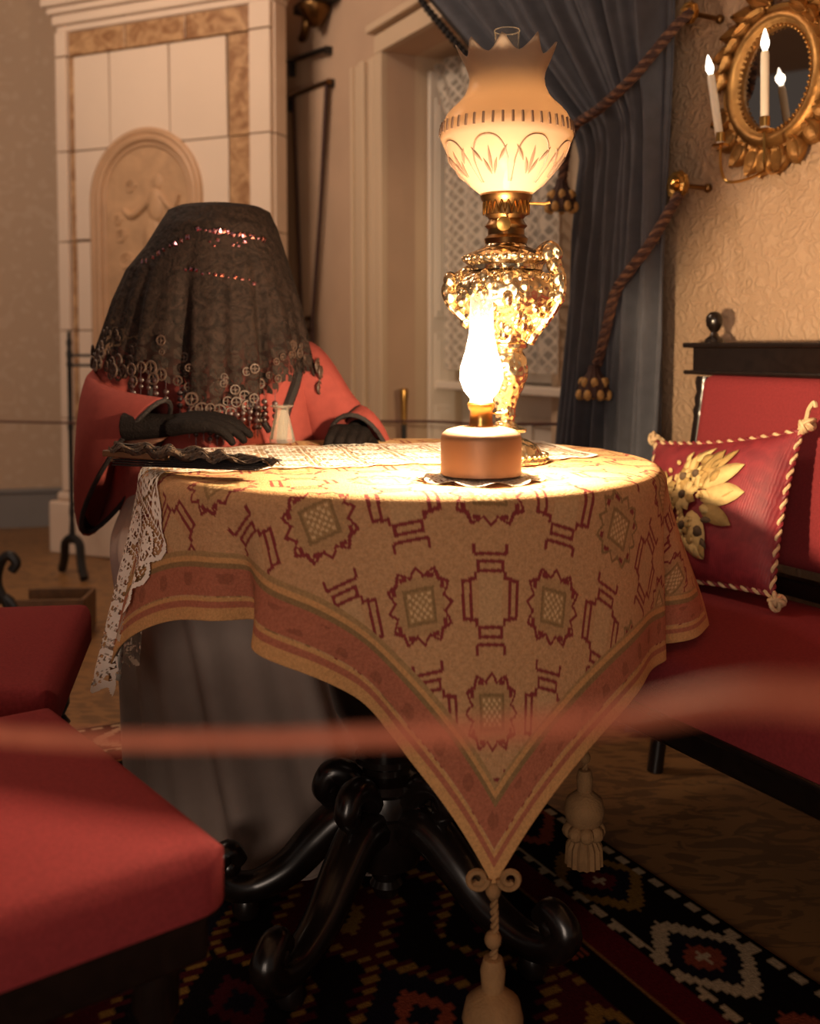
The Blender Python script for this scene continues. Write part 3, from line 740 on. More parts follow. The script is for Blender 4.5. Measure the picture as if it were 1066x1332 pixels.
obj('chimney_lip', G().tube([(.0205*math.cos(2*PI*k/32), .0205*math.sin(2*PI*k/32), 1.463-Z0) for k in range(32)], .0009, 6, closed=True), M['crystal'], ch)
obj('flame', lath([(.0, 1.205), (.004, 1.208), (.006, 1.216), (.005, 1.224), (.002, 1.236), (.0, 1.24)], 16), M['flame2'], lp)
light('shaded_flame_light', 'POINT', (0, 0, 1.27-Z0), 2.2, (1, .62, .28), lp, shadow_soft_size=.012)

# ------------------------------------------------------------------ doily and small lamp
DX, DY = .103, 1.50
da, dr = np.meshgrid(np.linspace(0, 2*PI, 161)[:-1], np.linspace(.0, 1, 26))
rad = dr*(.086+.007*np.abs(np.sin(da*9)))
msk = np.where((dr > .45) & (dr < .93) & (np.sin(dr*60)*np.sin(da*36) > .35), 0.0, 1.0)
do = obj('doily', grid_mesh('doily', DX+rad*np.cos(da), DY+rad*np.sin(da), TZ+.0055+.003*dr**4*np.cos(da*9)+0*da, attr={'lace': msk}, wrap=True), M['lace'])
tag(do, 'small round cream doily with scalloped rim under the small copper lamp', 'doily')
sm = thing('small_oil_lamp', 'small oil lamp with brown metal tank and bright flame on the doily', 'lamp', (DX, DY, TZ+.008))
def ls(prof, seg=40): return G().lathe(prof, seg, caps=False)
obj('tank', ls([(.0, 0), (.056, 0), (.0585, .002), (.0585, .052), (.057, .060), (.050, .066), (.035, .070), (.020, .0715), (.0, .072)], 56), M['copper'], sm)
obj('neck', ls([(.0, .071), (.017, .071), (.0175, .075), (.0165, .078), (.0165, .094), (.019, .097), (.0205, .103), (.0185, .106), (.013, .107), (.0, .107)], 32), M['brass'], sm)
wkk = obj('wick_key', G().tube([(.016, 0, .09), (.036, -.006, .09)], .0016, 6), M['brass'], sm)
obj('key_disc', G().ball((.037, -.006, .09), (.003, .006, .006)), M['brass'], wkk)
gch = obj('glass_chimney', ls([(.0165, .105), (.0165, .112), (.025, .122), (.0315, .140), (.030, .158), (.023, .180), (.018, .205), (.0165, .26)], 36), M['glass'], sm)
obj('flame', ls([(.0, .108), (.009, .112), (.0155, .125), (.0165, .142), (.012, .162), (.005, .182), (.0, .188)], 20), M['flame'], sm)
light('small_lamp_light', 'POINT', (0, 0, .158), 46, (1, .73, .46), sm, shadow_soft_size=.018)

# ------------------------------------------------------------------ glass vase, fan
vz = thing('glass_vase', 'little clear cut-glass vase with flared lip before the veiled figure', 'vase', (-.247, 2.0, TZ+.008))
obj('vessel', ls([(.0, .001), (.024, .001), (.0255, .004), (.022, .02), (.016, .045), (.0125, .058), (.0128, .063), (.0115, .0645), (.0118, .058), (.0145, .046), (.0205, .02), (.022, .008), (.0, .006)], 16), M['crystal'], vz, angle=20)
obj('lip', ls([(.0115, .063), (.016, .068), (.022, .071), (.0225, .0735), (.02, .0735), (.012, .068)], 24), M['crystal'], vz)

fa = thing('lace_fan', 'folded black lace fan lying across the table edge in front of the gloved hand', 'fan', (-.33, 1.545, TZ+.012), math.atan2(-.15, .26))
for k in range(9):
    a = (k-4)*.018
    obj('blade', G().box((0, 0, 0), (.30, .010, .0022)).xf(Matrix.Translation((.0, .004*(k-4), .004+.0025*k)) @ Matrix.Rotation(a, 4, 'Z') @ Matrix.Rotation((k-4)*.01, 4, 'Y')), M['blacktrim'], fa, smooth=False)
n1, n2 = 90, 30
s_, t_ = np.meshgrid(np.linspace(-.155, .165, n1), np.linspace(-1, 1, n2))
wd = .012+.020*np.clip((s_+.15)/.08, 0, 1)*np.clip((.19-s_)/.2, .12, 1)
xx = s_; yy = t_*wd+.006*np.sin(s_*60); zz = .016+.016*np.abs(np.sin(t_*7+s_*14))*np.clip((.2-s_)/.2, .15, 1)*(1-.3*np.abs(t_))+.004*np.sin(s_*120+t_*4)
msk = np.where(np.sin(s_*260)*np.sin(t_*24) > .75, 0.0, 1.0)
M['fanlace'] = mat('black_lace_leaf', (40, 30, 24), .75, vary=(80, .5), bump=(160, .5), alpha=('lace', .4, .6, .1), rgb2=(86, 64, 44))
obj('lace_leaf', grid_mesh('lace_leaf', xx, yy, zz, attr={'lace': msk}), M['fanlace'], fa)
obj('guard_stick', G().box((-.10, -.006, .016), (.13, .020, .010), 0), M['wood'], fa, smooth=False, bevel=.002)

# ------------------------------------------------------------------ veiled seated figure
PX, PY = -.405, 2.26
pe = thing('person', 'seated figure under a black lace veil in a red cape and grey skirt', 'person', (PX, PY, 0))
g = G()
def limb(pts, rad, seg=12):
    P = resample(pts, 6*(len(pts)-1)); n = len(P)
    g.tube(P, [float(np.interp(i/(n-1)*(len(pts)-1), range(len(pts)), rad)) for i in range(n)], seg)
limb([(0, .06, .50), (0, .05, .62), (0, .04, .75), (0, .03, .88), (0, .02, .96)], [.13, .125, .12, .125, .075])
limb([(0, .02, .94), (0, .005, 1.02), (0, -.01, 1.08)], [.06, .05, .05])
g.ball((0, -.02, 1.135), (.074, .092, .105), 20, 14); g.ball((0, -.075, 1.065), (.035, .03, .03))          # skull, chin
limb([(0, -.105, 1.15), (0, -.122, 1.12), (0, -.118, 1.112)], [.009, .014, .011])                            # nose
g.ball((0, -.104, 1.085), (.024, .012, .009)); g.ball((-.075, -.01, 1.13), (.01, .02, .03)); g.ball((.075, -.01, 1.13), (.01, .02, .03))   # mouth, ears
for sx, el, wr in ((-1, (-.235, -.09, .735), (-.075, -.25, .79)), (1, (.275, -.05, .72), (.295, -.15, .765))):
    limb([(sx*.09, .03, .93), (sx*.165, .02, .90), el], [.05, .040, .032]); limb([el, ((el[0]+wr[0])/2, (el[1]+wr[1])/2, (el[2]+wr[2])/2), wr], [.032, .028, .022])
    limb([(sx*.07+.01, .04, .53), (sx*.08+.03, -.15, .53), (sx*.075+.05, -.33, .52)], [.085, .07, .05]); limb([(sx*.075+.05, -.33, .52), (sx*.075+.09, -.31, .30), (sx*.075+.13, -.30, .09)], [.05, .046, .034]); limb([(sx*.075+.13, -.28, .05), (sx*.075+.13, -.36, .045), (sx*.075+.135, -.43, .035)], [.036, .034, .026])
bdy = obj('body', g, M['skin'], pe)
rmh = bdy.modifiers.new('one_surface', 'REMESH'); rmh.mode = 'VOXEL'; rmh.voxel_size = .009; rmh.use_smooth_shade = True
sm_ = bdy.modifiers.new('soften', 'SMOOTH'); sm_.iterations = 4
for sx in (-1, 1):
    obj('eye', G().ball((sx*.03, -.098, 1.14), .011, 10, 8), M['glove'], bdy)

def hand(name, wr, d, up, L, curls, spread):
    """palm and five fingers; d: pointing direction, up: back of the hand"""
    d = Vector(d).normalized(); up = Vector(up); up = (up-d*up.dot(d)).normalized(); sd_ = d.cross(up); wr = Vector(wr)
    g = G()
    g.tube([wr-d*.095, wr-d*.06, wr-d*.02, wr], [.029, .027, .024, .022], 12)
    P = lambda f, s_, u: wr+d*f+sd_*s_+up*u
    for k in range(4):
        s_ = (-.0285+.019*k)
        g.tube([P(0, s_*.55, 0), P(.04, s_*.9, .006), P(.078, s_, .006)], [.018, .0155, .0125], 10)
    for k in range(4):
        s_ = (-.0285+.019*k); ln = (.068, .080, .076, .060)[k]*L; c = curls[k]; a = 0; p = P(.078, s_, .006); pts = [p]
        for seg_, fr in enumerate((.45, .32, .23)):
            a += c[seg_]; q = d*math.cos(a)-up*math.sin(a)+sd_*((k-1.5)*spread)
            pts.append(pts[-1]+q.normalized()*ln*fr)
        g.tube(resample(pts, 12), [float(np.interp(i, [0, 12], [.0112, .0078])) for i in range(len(resample(pts, 12)))], 10)
        g.ball(pts[-1], .008, 8, 6)
    th = [P(.015, -.024, -.004), P(.04, -.046, -.014), P(.065, -.056, -.02), P(.09, -.056, -.024)]
    g.tube(resample(th, 12), [float(np.interp(i, [0, 12], [.016, .009])) for i in range(len(resample(th, 12)))], 10); g.ball(th[-1], .009, 8, 6)
    o = obj(name, g, M['glove'], pe, label='black lace glove')
    r_ = o.modifiers.new('one_surface', 'REMESH'); r_.mode = 'VOXEL'; r_.voxel_size = .0028; r_.use_smooth_shade = True
    s2 = o.modifiers.new('soften', 'SMOOTH'); s2.iterations = 3
    return o
hand('glove', (-.055, -.262, .797), (.98, -.10, .03), (.1, -.25, 1), 1.0, [(.25, .35, .25), (.2, .3, .25), (.25, .35, .25), (.3, .4, .3)], .05)
hand('glove', (.292, -.15, .772), (-.12, -.95, -.02), (.1, -.1, 1), .9, [(.3, .5, .3)]*4, .04)

# cape: body, bell sleeves, black braid
def ring2(T, B, Wv, n=28):
    T, B, Wv = Vector(T), Vector(B), Vector(Wv); c = (T+B)/2; h = (T-B)/2
    return [tuple(c+h*math.cos(2*PI*k/n)+Wv*math.sin(2*PI*k/n)) for k in range(n)]
def smooth_rings(rs, m=5):
    out = []; n = len(rs[0])
    cols_ = [resample([r[k] for r in rs], m*(len(rs)-1)) for k in range(n)]
    L_ = min(len(c) for c in cols_)
    return [[tuple(cols_[k][i]) for k in range(n)] for i in range(L_)]
def ell(z, rx, ryf, ryb, cy=0, n=48, fold=0, cx=0):
    out = []
    for k in range(n):
        a = 2*PI*k/n; ry = ryf if math.sin(a) < 0 else ryb
        f = 1+fold*math.sin(a*7+.6)
        out.append((cx+rx*f*math.cos(a), cy+ry*f*math.sin(a), z))
    return out
rs = [ell(.50, .235, .20, .22, 0, fold=.03), ell(.62, .225, .19, .20, 0, fold=.025), ell(.75, .215, .17, .18, fold=.015), ell(.86, .205, .150, .16, fold=.01), ell(.93, .19, .125, .14), ell(.965, .15, .10, .12), ell(.995, .09, .075, .09), ell(1.02, .065, .06, .075)]
cpb = obj('cape', G().loft(smooth_rings(rs, 4), caps=False), M['cape'], pe, angle=80, label='red woollen cape')
def sleeve(rs):
    R_ = smooth_rings([ring2(*r) for r in rs], 7)
    o = obj('sleeve', G().loft(R_, caps=False), M['cape'], pe, angle=85)
    s3 = o.modifiers.new('t', 'SOLIDIFY'); s3.thickness = .004; s3.offset = -1
    obj('sleeve_lining', G().loft([[tuple(Vector(p)*.985+Vector((0, 0, .011))) for p in r] for r in R_[-12:]], caps=False), M['blacktrim'], o, angle=85)
    obj('braid', G().tube(R_[-1], .005, 7, closed=True), M['blacktrim'], o)
    return o
sleeve([((-.10, .03, .985), (-.17, .03, .80), (.02, .09, 0)), ((-.22, .01, .955), (-.232, .01, .66), (.015, .085, 0)), ((-.262, -.07, .895), (-.272, -.02, .575), (.01, .08, 0)), ((-.19, -.185, .862), (-.276, -.07, .552), (.028, .055, 0)), ((-.066, -.268, .846), (-.270, -.10, .560), (.034, .046, 0))])
sleeve([((.10, .03, .985), (.16, .03, .80), (-.02, .09, 0)), ((.205, .01, .945), (.215, .01, .66), (-.01, .085, 0)), ((.28, -.05, .845), (.285, -.01, .58), (-.01, .075, 0)), ((.305, -.12, .825), (.325, -.06, .60), (-.055, .03, 0)), ((.285, -.175, .812), (.318, -.12, .63), (-.062, .015, 0))])
def on_cape(x, z, off=.006):
    rx = np.interp(z, [.5, .62, .75, .86, .93, .965], [.235, .225, .215, .205, .19, .15]); ry = np.interp(z, [.5, .62, .75, .86, .93, .965], [.20, .19, .17, .15, .125, .10])
    return (x, -ry*math.sqrt(max(0, 1-(x/rx)**2))-off, z)
for pts in ([(-.125, .92), (-.13, .85), (-.12, .78), (-.115, .70)], [(.175, .93), (.165, .87), (.145, .80), (.14, .72)], [(.06, .87), (.085, .83), (.12, .775)]):
    obj('braid', G().tube(resample([on_cape(x, z) for x, z in pts], 18), .006 if pts[0][0] != .175 else .011, 7), M['blacktrim'], cpb)

# skirt
def sk_ring(z, cx, cy, rx, ry, amp, n=120):
    out = []
    for k in range(n):
        a = 2*PI*k/n; f = 1+amp*(math.sin(11*a+z*3)*.7+.55*math.sin(19*a+1.3+z*5)); out.append((cx+rx*f*math.cos(a), cy+ry*f*math.sin(a), z))
    return out
rs = [sk_ring(.66, 0, .0, .19, .17, 0), sk_ring(.60, .02, -.10, .215, .27, .01), sk_ring(.555, .05, -.155, .235, .325, .025), sk_ring(.47, .08, -.155, .25, .325, .05), sk_ring(.32, .10, -.14, .265, .325, .07), sk_ring(.15, .125, -.13, .285, .335, .08), sk_ring(.02, .15, -.13, .305, .355, .08), sk_ring(.013, .15, -.13, .31, .36, .08)]
obj('skirt', G().loft(smooth_rings(rs, 5), caps=False), M['skirt'], pe, angle=85, label='long grey skirt')

# veil
zs_ = [.76, .80, .90, .95, 1.048, 1.112, 1.16, 1.20, 1.235, 1.244, 1.25, 1.253]
xr_ = [.195, .20, .20, .19, .168, .150, .135, .122, .106, .088, .05, .0]
xl_ = [.26, .265, .268, .256, .226, .198, .156, .130, .108, .088, .05, .0]
yf_ = [.20, .195, .185, .175, .158, .148, .142, .135, .112, .09, .05, .0]
yb_ = [.20, .19, .185, .175, .16, .15, .145, .138, .115, .09, .05, .0]
def veil_pt(phi, z):
    c, s_ = np.cos(phi), np.sin(phi)
    rx = np.where(c > 0, np.interp(z, zs_, xr_), np.interp(z, zs_, xl_)); ry = np.where(s_ < 0, np.interp(z, zs_, yf_), np.interp(z, zs_, yb_))
    k = np.clip((1.17-z)/.25, 0, 1.3)
    f = 1+k*(.025*np.sin(phi*13+z*4)+.018*np.sin(phi*29+1))-k*(.16*bump_ang(phi, R(-101), .07)+.13*bump_ang(phi, R(-52), .07)+.06*bump_ang(phi, R(-128), .08))
    return rx*f*c, ry*f*s_-.03, z
def hem_z(phi):
    return .885+.055*bump_ang(phi, R(180), .75)+.02*bump_ang(phi, R(0), .5)-.062*bump_ang(phi, R(-78), .5)+.015*bump_ang(phi, R(-118), .18)+.012*np.sin(phi*9)+.006*np.sin(phi*41)
ph, sv = np.meshgrid(np.linspace(0, 2*PI, 361)[:-1], np.linspace(0, 1, 150))
hz = hem_z(ph); zz = 1.253-(1.253-hz)*sv**1.5
vx, vy, vz_ = veil_pt(ph, zz)
dist = (1-sv**1.5)*(1.253-hz)
arc = ph*.2
fl1 = np.hypot((arc/.034) % 1-.5, (zz/.034+np.floor(arc/.034)*.5) % 1-.5)
lm = np.where(np.abs(fl1-.33) < .08, .85, .50); lm = np.where(fl1 < .15, .85, lm)
lm = np.where((np.sin(arc*900)*np.sin(zz*900) > .3) & (lm < .6), .40, lm)
low = np.clip((.16-dist)/.16, 0, 1)
lm = np.where(zz > 1.18, .95, lm*1.0+.14*(1-low)-.12*low*(lm < .7))
lm = np.where(zz > 1.17, np.maximum(lm, .62), lm)
lm = np.where(dist < .012, .9*(np.sin(ph*110) > -.3), lm)
vl = obj('veil', grid_mesh('veil', vx, vy, vz_, attr={'lace': lm}, wrap=True), M['veil'], pe, label='black lace veil over the head')
def face_out(phi): return (R(90), 0, phi+PI/2)
ringm = mk(G().tube([(.0105*math.cos(2*PI*k/16), .0105*math.sin(2*PI*k/16), 0) for k in range(16)], .0022, 5, closed=True).ball((0, 0, 0), (.004, .004, .0015), 6, 4).tube([(-.0105, 0, 0), (.0105, 0, 0)], .001, 4).tube([(0, -.0105, 0), (0, .0105, 0)], .001, 4), 'lace_ring')
ringm.materials.append(M['veilthread'])
rr_ = random.Random(11)
def put_ring(phi, z, s_, out=.004):
    p = veil_pt(np.array(phi), np.array(z)); o = obj('lace_ring', ringm, None, vl)
    o.location = (float(p[0])+out*math.cos(phi), float(p[1])+out*math.sin(phi), float(z)); o.rotation_euler = face_out(phi); o.scale = (s_,)*3
for k in range(26):
    phi = R(-178+k*4.6); z = float(hem_z(np.array(phi)))
    put_ring(phi, z+.004+rr_.random()*.006, .8+rr_.random()*.4)
    if k % 2 == 0: put_ring(phi+.03, z-.016, .75+rr_.random()*.3)
for k in range(40):
    phi_ = R(-165+rr_.random()*150); put_ring(phi_, float(hem_z(np.array(phi_)))+.02+rr_.random()*.05, .5+rr_.random()*.4, .002)
for k in range(12): put_ring(R(-150+rr_.random()*24), .885+rr_.random()*.035, .9+rr_.random()*.4)
for k in range(14): put_ring(R(-14+rr_.random()*22), .86+rr_.random()*.07, .8+rr_.random()*.4, .012)
for k in range(22):
    phi = R(-122+k*3.6); z = float(hem_z(np.array(phi)))-.006; p = veil_pt(np.array(phi), np.array(z)); x, y = float(p[0]), float(p[1])-.004
    n = 2+int(3*rr_.random()); L_ = .012*n+.012+.012*rr_.random(); g = G().tube([(x, y, z+.01), (x, y-.003, z-L_)], .0009, 4)
    for q in range(n): g.ball((x, y-.003, z-.012-q*.0125), (.0052, .002, .0055) if q % 2 else (.0062, .002, .0062), 8, 5)
    obj('bead_strand', g, M['bead'], vl, kind='stuff')
seqm = mk(G().add([(-.5, -.5, 0), (.5, -.5, 0), (.5, .5, .15), (-.5, .5, 0), (0, 0, .2)], [(0, 1, 4), (1, 2, 4), (2, 3, 4), (3, 0, 4)]), 'sequin', smooth=False); seqm.materials.append(M['sequin'])
def put_seq(x, z, s_):
    rx = float(np.interp(z, zs_, xr_ if x > 0 else xl_)); phi = -math.acos(max(-1, min(1, x/rx)))
    p = veil_pt(np.array(phi), np.array(z)); o = obj('sequin', seqm, None, vl); o.location = (float(p[0])+.003*math.cos(phi), float(p[1])+.003*math.sin(phi), z)
    o.rotation_euler = (R(78+rr_.random()*26), R(-30+rr_.random()*60), phi+PI/2+R(-14+rr_.random()*28)); o.scale = (s_, s_*(.6+rr_.random()*.6), s_)
for k in range(9): put_seq(-.145+.013*k+rr_.random()*.005, 1.118+.0055*k+rr_.random()*.006, .006+.006*rr_.random())
for k in range(15): put_seq(-.022+.0088*k+rr_.random()*.004, 1.180-.0009*k+rr_.random()*.005, .004+.007*rr_.random())
for k in range(12): put_seq(-.045+.0125*k, 1.100-.0022*k+rr_.random()*.006, .003+.005*rr_.random())
for k in range(8): put_seq(.0+.01*k+rr_.random()*.02, 1.150+rr_.random()*.012, .003+.004*rr_.random())

# ------------------------------------------------------------------ blue curtain, lace curtain, tiebacks
def curtain_surface(s_, z):
    xl = -np.interp(z, [0, .637, .971, 1.291, 1.44, 1.504, 1.657, 1.823, 1.938, 2.063, 2.5], [.72, .652, .604, .556, .555, .58, .789, 1.034, 1.171, 1.318, 1.75])
    xr = -np.interp(z, [0, .68, 1.75, 2.5], [.245, .237, .22, .21])
    x = xl+(xr-xl)*s_; w_ = xr-xl
    ph_ = 2*PI*(6.5*s_**1.25)+.5*np.sin(z*3)
    up = np.clip((z-1.45)/.3, 0, 1)
    amp = .026+.008*up
    y = -.125+amp*np.sin(ph_)+.009*np.sin(ph_*2.6+z*2)+.006*np.sin(ph_*4.3-z*5)
    y = y+.02*np.exp(-((z-1.46)/.12)**2)*(1-s_)
    return x, y, z
ss, zc = np.meshgrid(np.linspace(0, 1, 200), np.linspace(.012, 2.5, 160))
x, y, z = curtain_surface(ss, zc)
cu = thing('blue_curtain', 'slate-blue full-length curtain gathered to the right of the window recess', 'curtain', tuple(W0), WR)
cf = obj('drape', grid_mesh('drape', x, y, z), M['curtain'], cu)
sd = cf.modifiers.new('t', 'SOLIDIFY'); sd.thickness = .004; sd.offset = 0
obj('curtain_rod', G().tube([(-1.95, -.125, 2.51), (-.1, -.125, 2.51)], .016, 10), M['darkbrass'], cu)
ballm = mk(G().ball((0, 0, 0), (.011, .011, .013), 8, 6).tube([(0, 0, .008), (0, 0, .022)], .002, 5), 'fringe_ball'); ballm.materials.append(M['fringe'])
zb = np.linspace(1.56, 2.3, 38)
for z_ in zb:
    p = curtain_surface(np.array(0.), np.array(z_)); o = obj('fringe_ball', ballm, None, cu); o.location = (float(p[0])-.016, float(p[1])-.010, float(z_)-.022)
P = [tuple(float(q) for q in curtain_surface(np.array(0.), np.array(z_))) for z_ in np.linspace(1.5, 2.45, 40)]
obj('fringe_braid', G().tube(P, .007, 6), M['fringe'], cu)
# lace curtain in the recess: cross-hatched net
u_, z_ = np.meshgrid(np.linspace(0, 1, 200), np.linspace(.86, 2.03, 260))
xleft = np.interp(z_, [.86, 1.5, 1.82, 1.98, 2.03], [-1.80, -1.80, -1.79, -1.875, -1.88]); x = xleft+(-1.08-xleft)*u_; y = .20+.012*np.sin(u_*40)
dia = np.minimum(np.abs(np.sin((x+z_)*70)), np.abs(np.sin((x-z_)*70))); lm = np.where(dia < .34, .9, .3); lm = np.where(np.hypot((x/.1) % 1-.5, (z_/.1) % 1-.5) < .2, .75, lm)
lcu = wobj('lace_curtain', grid_mesh('lace_curtain', x, y, z_, attr={'lace': lm}), M['lacecurtain']); tag(lcu, 'sheer cross-hatched lace curtain hanging inside the window recess', 'curtain')

def tieback(label, path, tx, ty, tz, r_, n_lob):
    t = wall_root('curtain_tieback', label, 'tieback', group=None)
    rp_ = obj('rope', G().rope(path, r_, .05, 4, 6, (0, 2)), M['rope'], t)
    obj('dark_strand', G().rope(path, r_, .05, 4, 6, (1, 3)), M['ropeb'], rp_)
    hd = obj('tassel', G().lathe([(.0, tz+.03), (.012, tz+.028), (.016, tz+.01), (.024, tz), (.034, tz-.018), (.036, tz-.05), (.0, tz-.052)], 24, (tx, ty, 0), caps=False, mod=lambda a, z: 1+.07*math.cos(12*a)), M['ropeb'], t)
    for k in range(n_lob):
        a = 2*PI*k/n_lob+.3
        obj('tassel_lobe', G().ball((tx+.029*math.cos(a), ty+.029*math.sin(a), tz-.014), (.0095, .0095, .013), 8, 6), M['goldtassel'], hd)
        obj('tassel_lobe', G().ball((tx+.035*math.cos(a+.4), ty+.035*math.sin(a+.4), tz-.044), (.010, .010, .014), 8, 6), M['goldtassel'], hd)
tieback('upper twisted rope tieback slanting across the blue curtain to its tassel', [(-.155, -.10, 1.705), (-.175, -.13, 1.675), (-.247, -.19, 1.572), (-.36, -.2, 1.52), (-.455, -.2, 1.497), (-.488, -.2, 1.452), (-.503, -.2, 1.395), (-.508, -.2, 1.362)], -.510, -.2, 1.345, .0125, 7)
tieback('lower twisted rope tieback hanging down the blue curtain to its tassel', [(-.19, -.10, 1.300), (-.185, -.13, 1.265), (-.195, -.185, 1.18), (-.25, -.2, 1.12), (-.295, -.2, 1.075), (-.327, -.2, .99), (-.345, -.2, .94), (-.36, -.2, .905)], -.372, -.2, .875, .0125, 7)
def holder(label, x, z, r_):
    t = wall_root('tieback_holder', label, 'curtain holder', x, 0, z, group='brass curtain tieback holders')
    obj('stem', G().tube([(0, 0, 0), (0, -.10, 0)], .006, 8), M['darkbrass'], t)
    ds = obj('rosette', G().lathe([(.0, -.006), (r_*.9, -.006), (r_, .0), (r_*.92, .007), (r_*.75, .006), (r_*.6, .011), (r_*.35, .009), (r_*.3, .018), (.0, .022)], 40, caps=False, mod=lambda a, z: 1+.04*math.cos(10*a)).xf(Matrix.Translation((0, -.10, 0)) @ Matrix.Rotation(R(90), 4, 'X')), M['brass'], t)
    obj('wall_knob', G().ball((0, -.008, 0), .011, 10, 8), M['darkbrass'], t)
holder('brass tieback rosette at the top of the curtain near the mirror', -.165, 1.705, .026)
holder('larger brass tieback rosette on a stem below the candle mirror', -.195, 1.322, .034)

# ------------------------------------------------------------------ gilt mirror with candle arms
mi = wall_root('candle_mirror', 'small oval gilt mirror with carved ribbon crest and candle arms', 'mirror', .012, 0, 1.528)
TL = R(9)
def mxz(x, y, z): return (x*math.cos(TL)+z*math.sin(TL), y, -x*math.sin(TL)+z*math.cos(TL))
def oval(a, b, y, n=72): return [mxz(a*math.cos(2*PI*k/n), y, b*math.sin(2*PI*k/n)) for k in range(n)]
rings = [oval(.148, .158, -.002), oval(.150, .160, -.016), oval(.146, .156, -.024), oval(.138, .148, -.022), oval(.132, .142, -.030), oval(.120, .131, -.035), oval(.110, .121, -.030), oval(.103, .115, -.022), oval(.096, .109, -.020), oval(.094, .106, -.010)]
fr = obj('frame', G().loft(rings, caps=False), M['gilt'], mi, angle=60)
bm = mk(G().ball((0, 0, 0), .0042, 8, 6), 'bead'); bm.materials.append(M['gilt'])
for k in range(56):
    a = 2*PI*k/56; o = obj('bead', bm, None, fr); o.location = mxz(.0985*math.cos(a), -.022, .111*math.sin(a))
obj('mirror_glass', G().add(oval(.0955, .108, -.0115)+oval(.0955, .108, -.006), [tuple(range(71, -1, -1)), tuple(range(72, 144))]+[(k, (k+1) % 72, 72+(k+1) % 72, 72+k) for k in range(72)]), M['mirror'], mi, smooth=False)
# crest: folded ribbon leaves over the top and shoulders, leaf spray beneath
def leaf3(L_, w_, ridge, curl):
    n = 9; v = []; 
    for i in range(n):
        t = i/(n-1); ww = w_*math.sin(PI*min(1, t*.92+.08))**.7
        for q, s_ in ((-1, 0), (-.5, ridge*.7), (0, ridge*.2), (.5, ridge*.7), (1, 0)): v.append((t*L_, -s_-curl*t*t-.006, q*ww))
    f = [(i*5+j, i*5+j+1, (i+1)*5+j+1, (i+1)*5+j) for i in range(n-1) for j in range(4)]
    return v, f
def add_leaf(name, x, z, ang, L_, w_, ridge=.012, curl=.01, y=-.012):
    v, f = leaf3(L_, w_, ridge, curl); g = G().add(v, f); g.xf(Matrix.Translation(mxz(x, y, z)) @ Matrix.Rotation(-(ang), 4, 'Y') @ Matrix.Rotation(TL, 4, 'Y'))
    o = obj(name, g, M['gilt'], mi, angle=60); q = o.modifiers.new('t', 'SOLIDIFY'); q.thickness = .006; q.offset = 1
for k, (a, L_) in enumerate(((168, .055), (152, .06), (136, .065), (120, .07), (104, .075), (76, .075), (60, .075), (44, .07), (28, .065), (12, .055))):
    sg = 1 if a > 90 else -1
    add_leaf('ribbon_fold', .150*math.cos(R(a)), .160*math.sin(R(a)), R(a+sg*58), L_, .024, .016, .004, -.012)
    add_leaf('ribbon_fold', .146*math.cos(R(a+4)), .156*math.sin(R(a+4)), R(a+sg*100), L_*.8, .018, .014, .006, -.020)
obj('crest_knot', G().ball(mxz(0, -.03, .185), (.026, .018, .022)).ball(mxz(-.03, -.025, .20), (.026, .014, .018)).ball(mxz(.03, -.025, .20), (.026, .014, .018)), M['gilt'], mi)
for a, L_ in ((-150, .07), (-132, .08), (-116, .085), (-100, .085), (-88, .085), (-74, .085), (-58, .085), (-40, .08), (-24, .06)):
    add_leaf('spray_leaf', .135*math.cos(R(a)), .145*math.sin(R(a)), R(a), L_*.78, .031, .016, .004)
def arm(pts, cup):
    a = obj('candle_arm', G().tube(resample(pts, 40), .0032, 7), M['brass'], mi)
    obj('drip_pan', G().lathe([(.0, -.018), (.015, -.018), (.019, -.014), (.017, -.013), (.008, -.015), (.0085, .012), (.0105, .012), (.0105, -.008)], 20, cup, caps=False), M['brass'], a)
# candle positions in the mirror's frame
c1 = (-.054, -.12, 1.401-1.528); c2 = (.070, -.12, 1.411-1.528)
arm([(-.01, -.02, -.19), (-.02, -.07, -.215), (-.037, -.115, -.222), (-.050, -.122, -.19), (c1[0], c1[1], c1[2]-.012)], c1)
arm([(.02, -.02, -.20), (.05, -.08, -.215), (.068, -.115, -.205), (.070, -.12, -.17), (c2[0], c2[1], c2[2]-.012)], c2)
def candle(label, c, lean):
    t = wall_root('electric_candle', label, 'candle', .012+c[0], c[1], 1.528+c[2]-.012, group='electric candles on the mirror')
    t.rotation_euler = (0, -lean, WR)
    obj('wax_tube', G().lathe([(.0, 0), (.0088, 0), (.0088, .150), (.0075, .157), (.005, .159), (.0, .159)], 20, caps=False), M['candle'], t)
    obj('flame_bulb', G().lathe([(.0, .157), (.0045, .16), (.0085, .170), (.0085, .178), (.005, .192), (.0015, .203), (.0, .205)], 16, caps=False), M['bulb'], t)
    light('candle_light', 'POINT', (0, 0, .178), .10, (1, .8, .55), t, shadow_soft_size=.011)
candle('tilted ivory electric candle left of the oval mirror', c1, R(12))
candle('upright ivory electric candle in front of the mirror glass', c2, R(1))

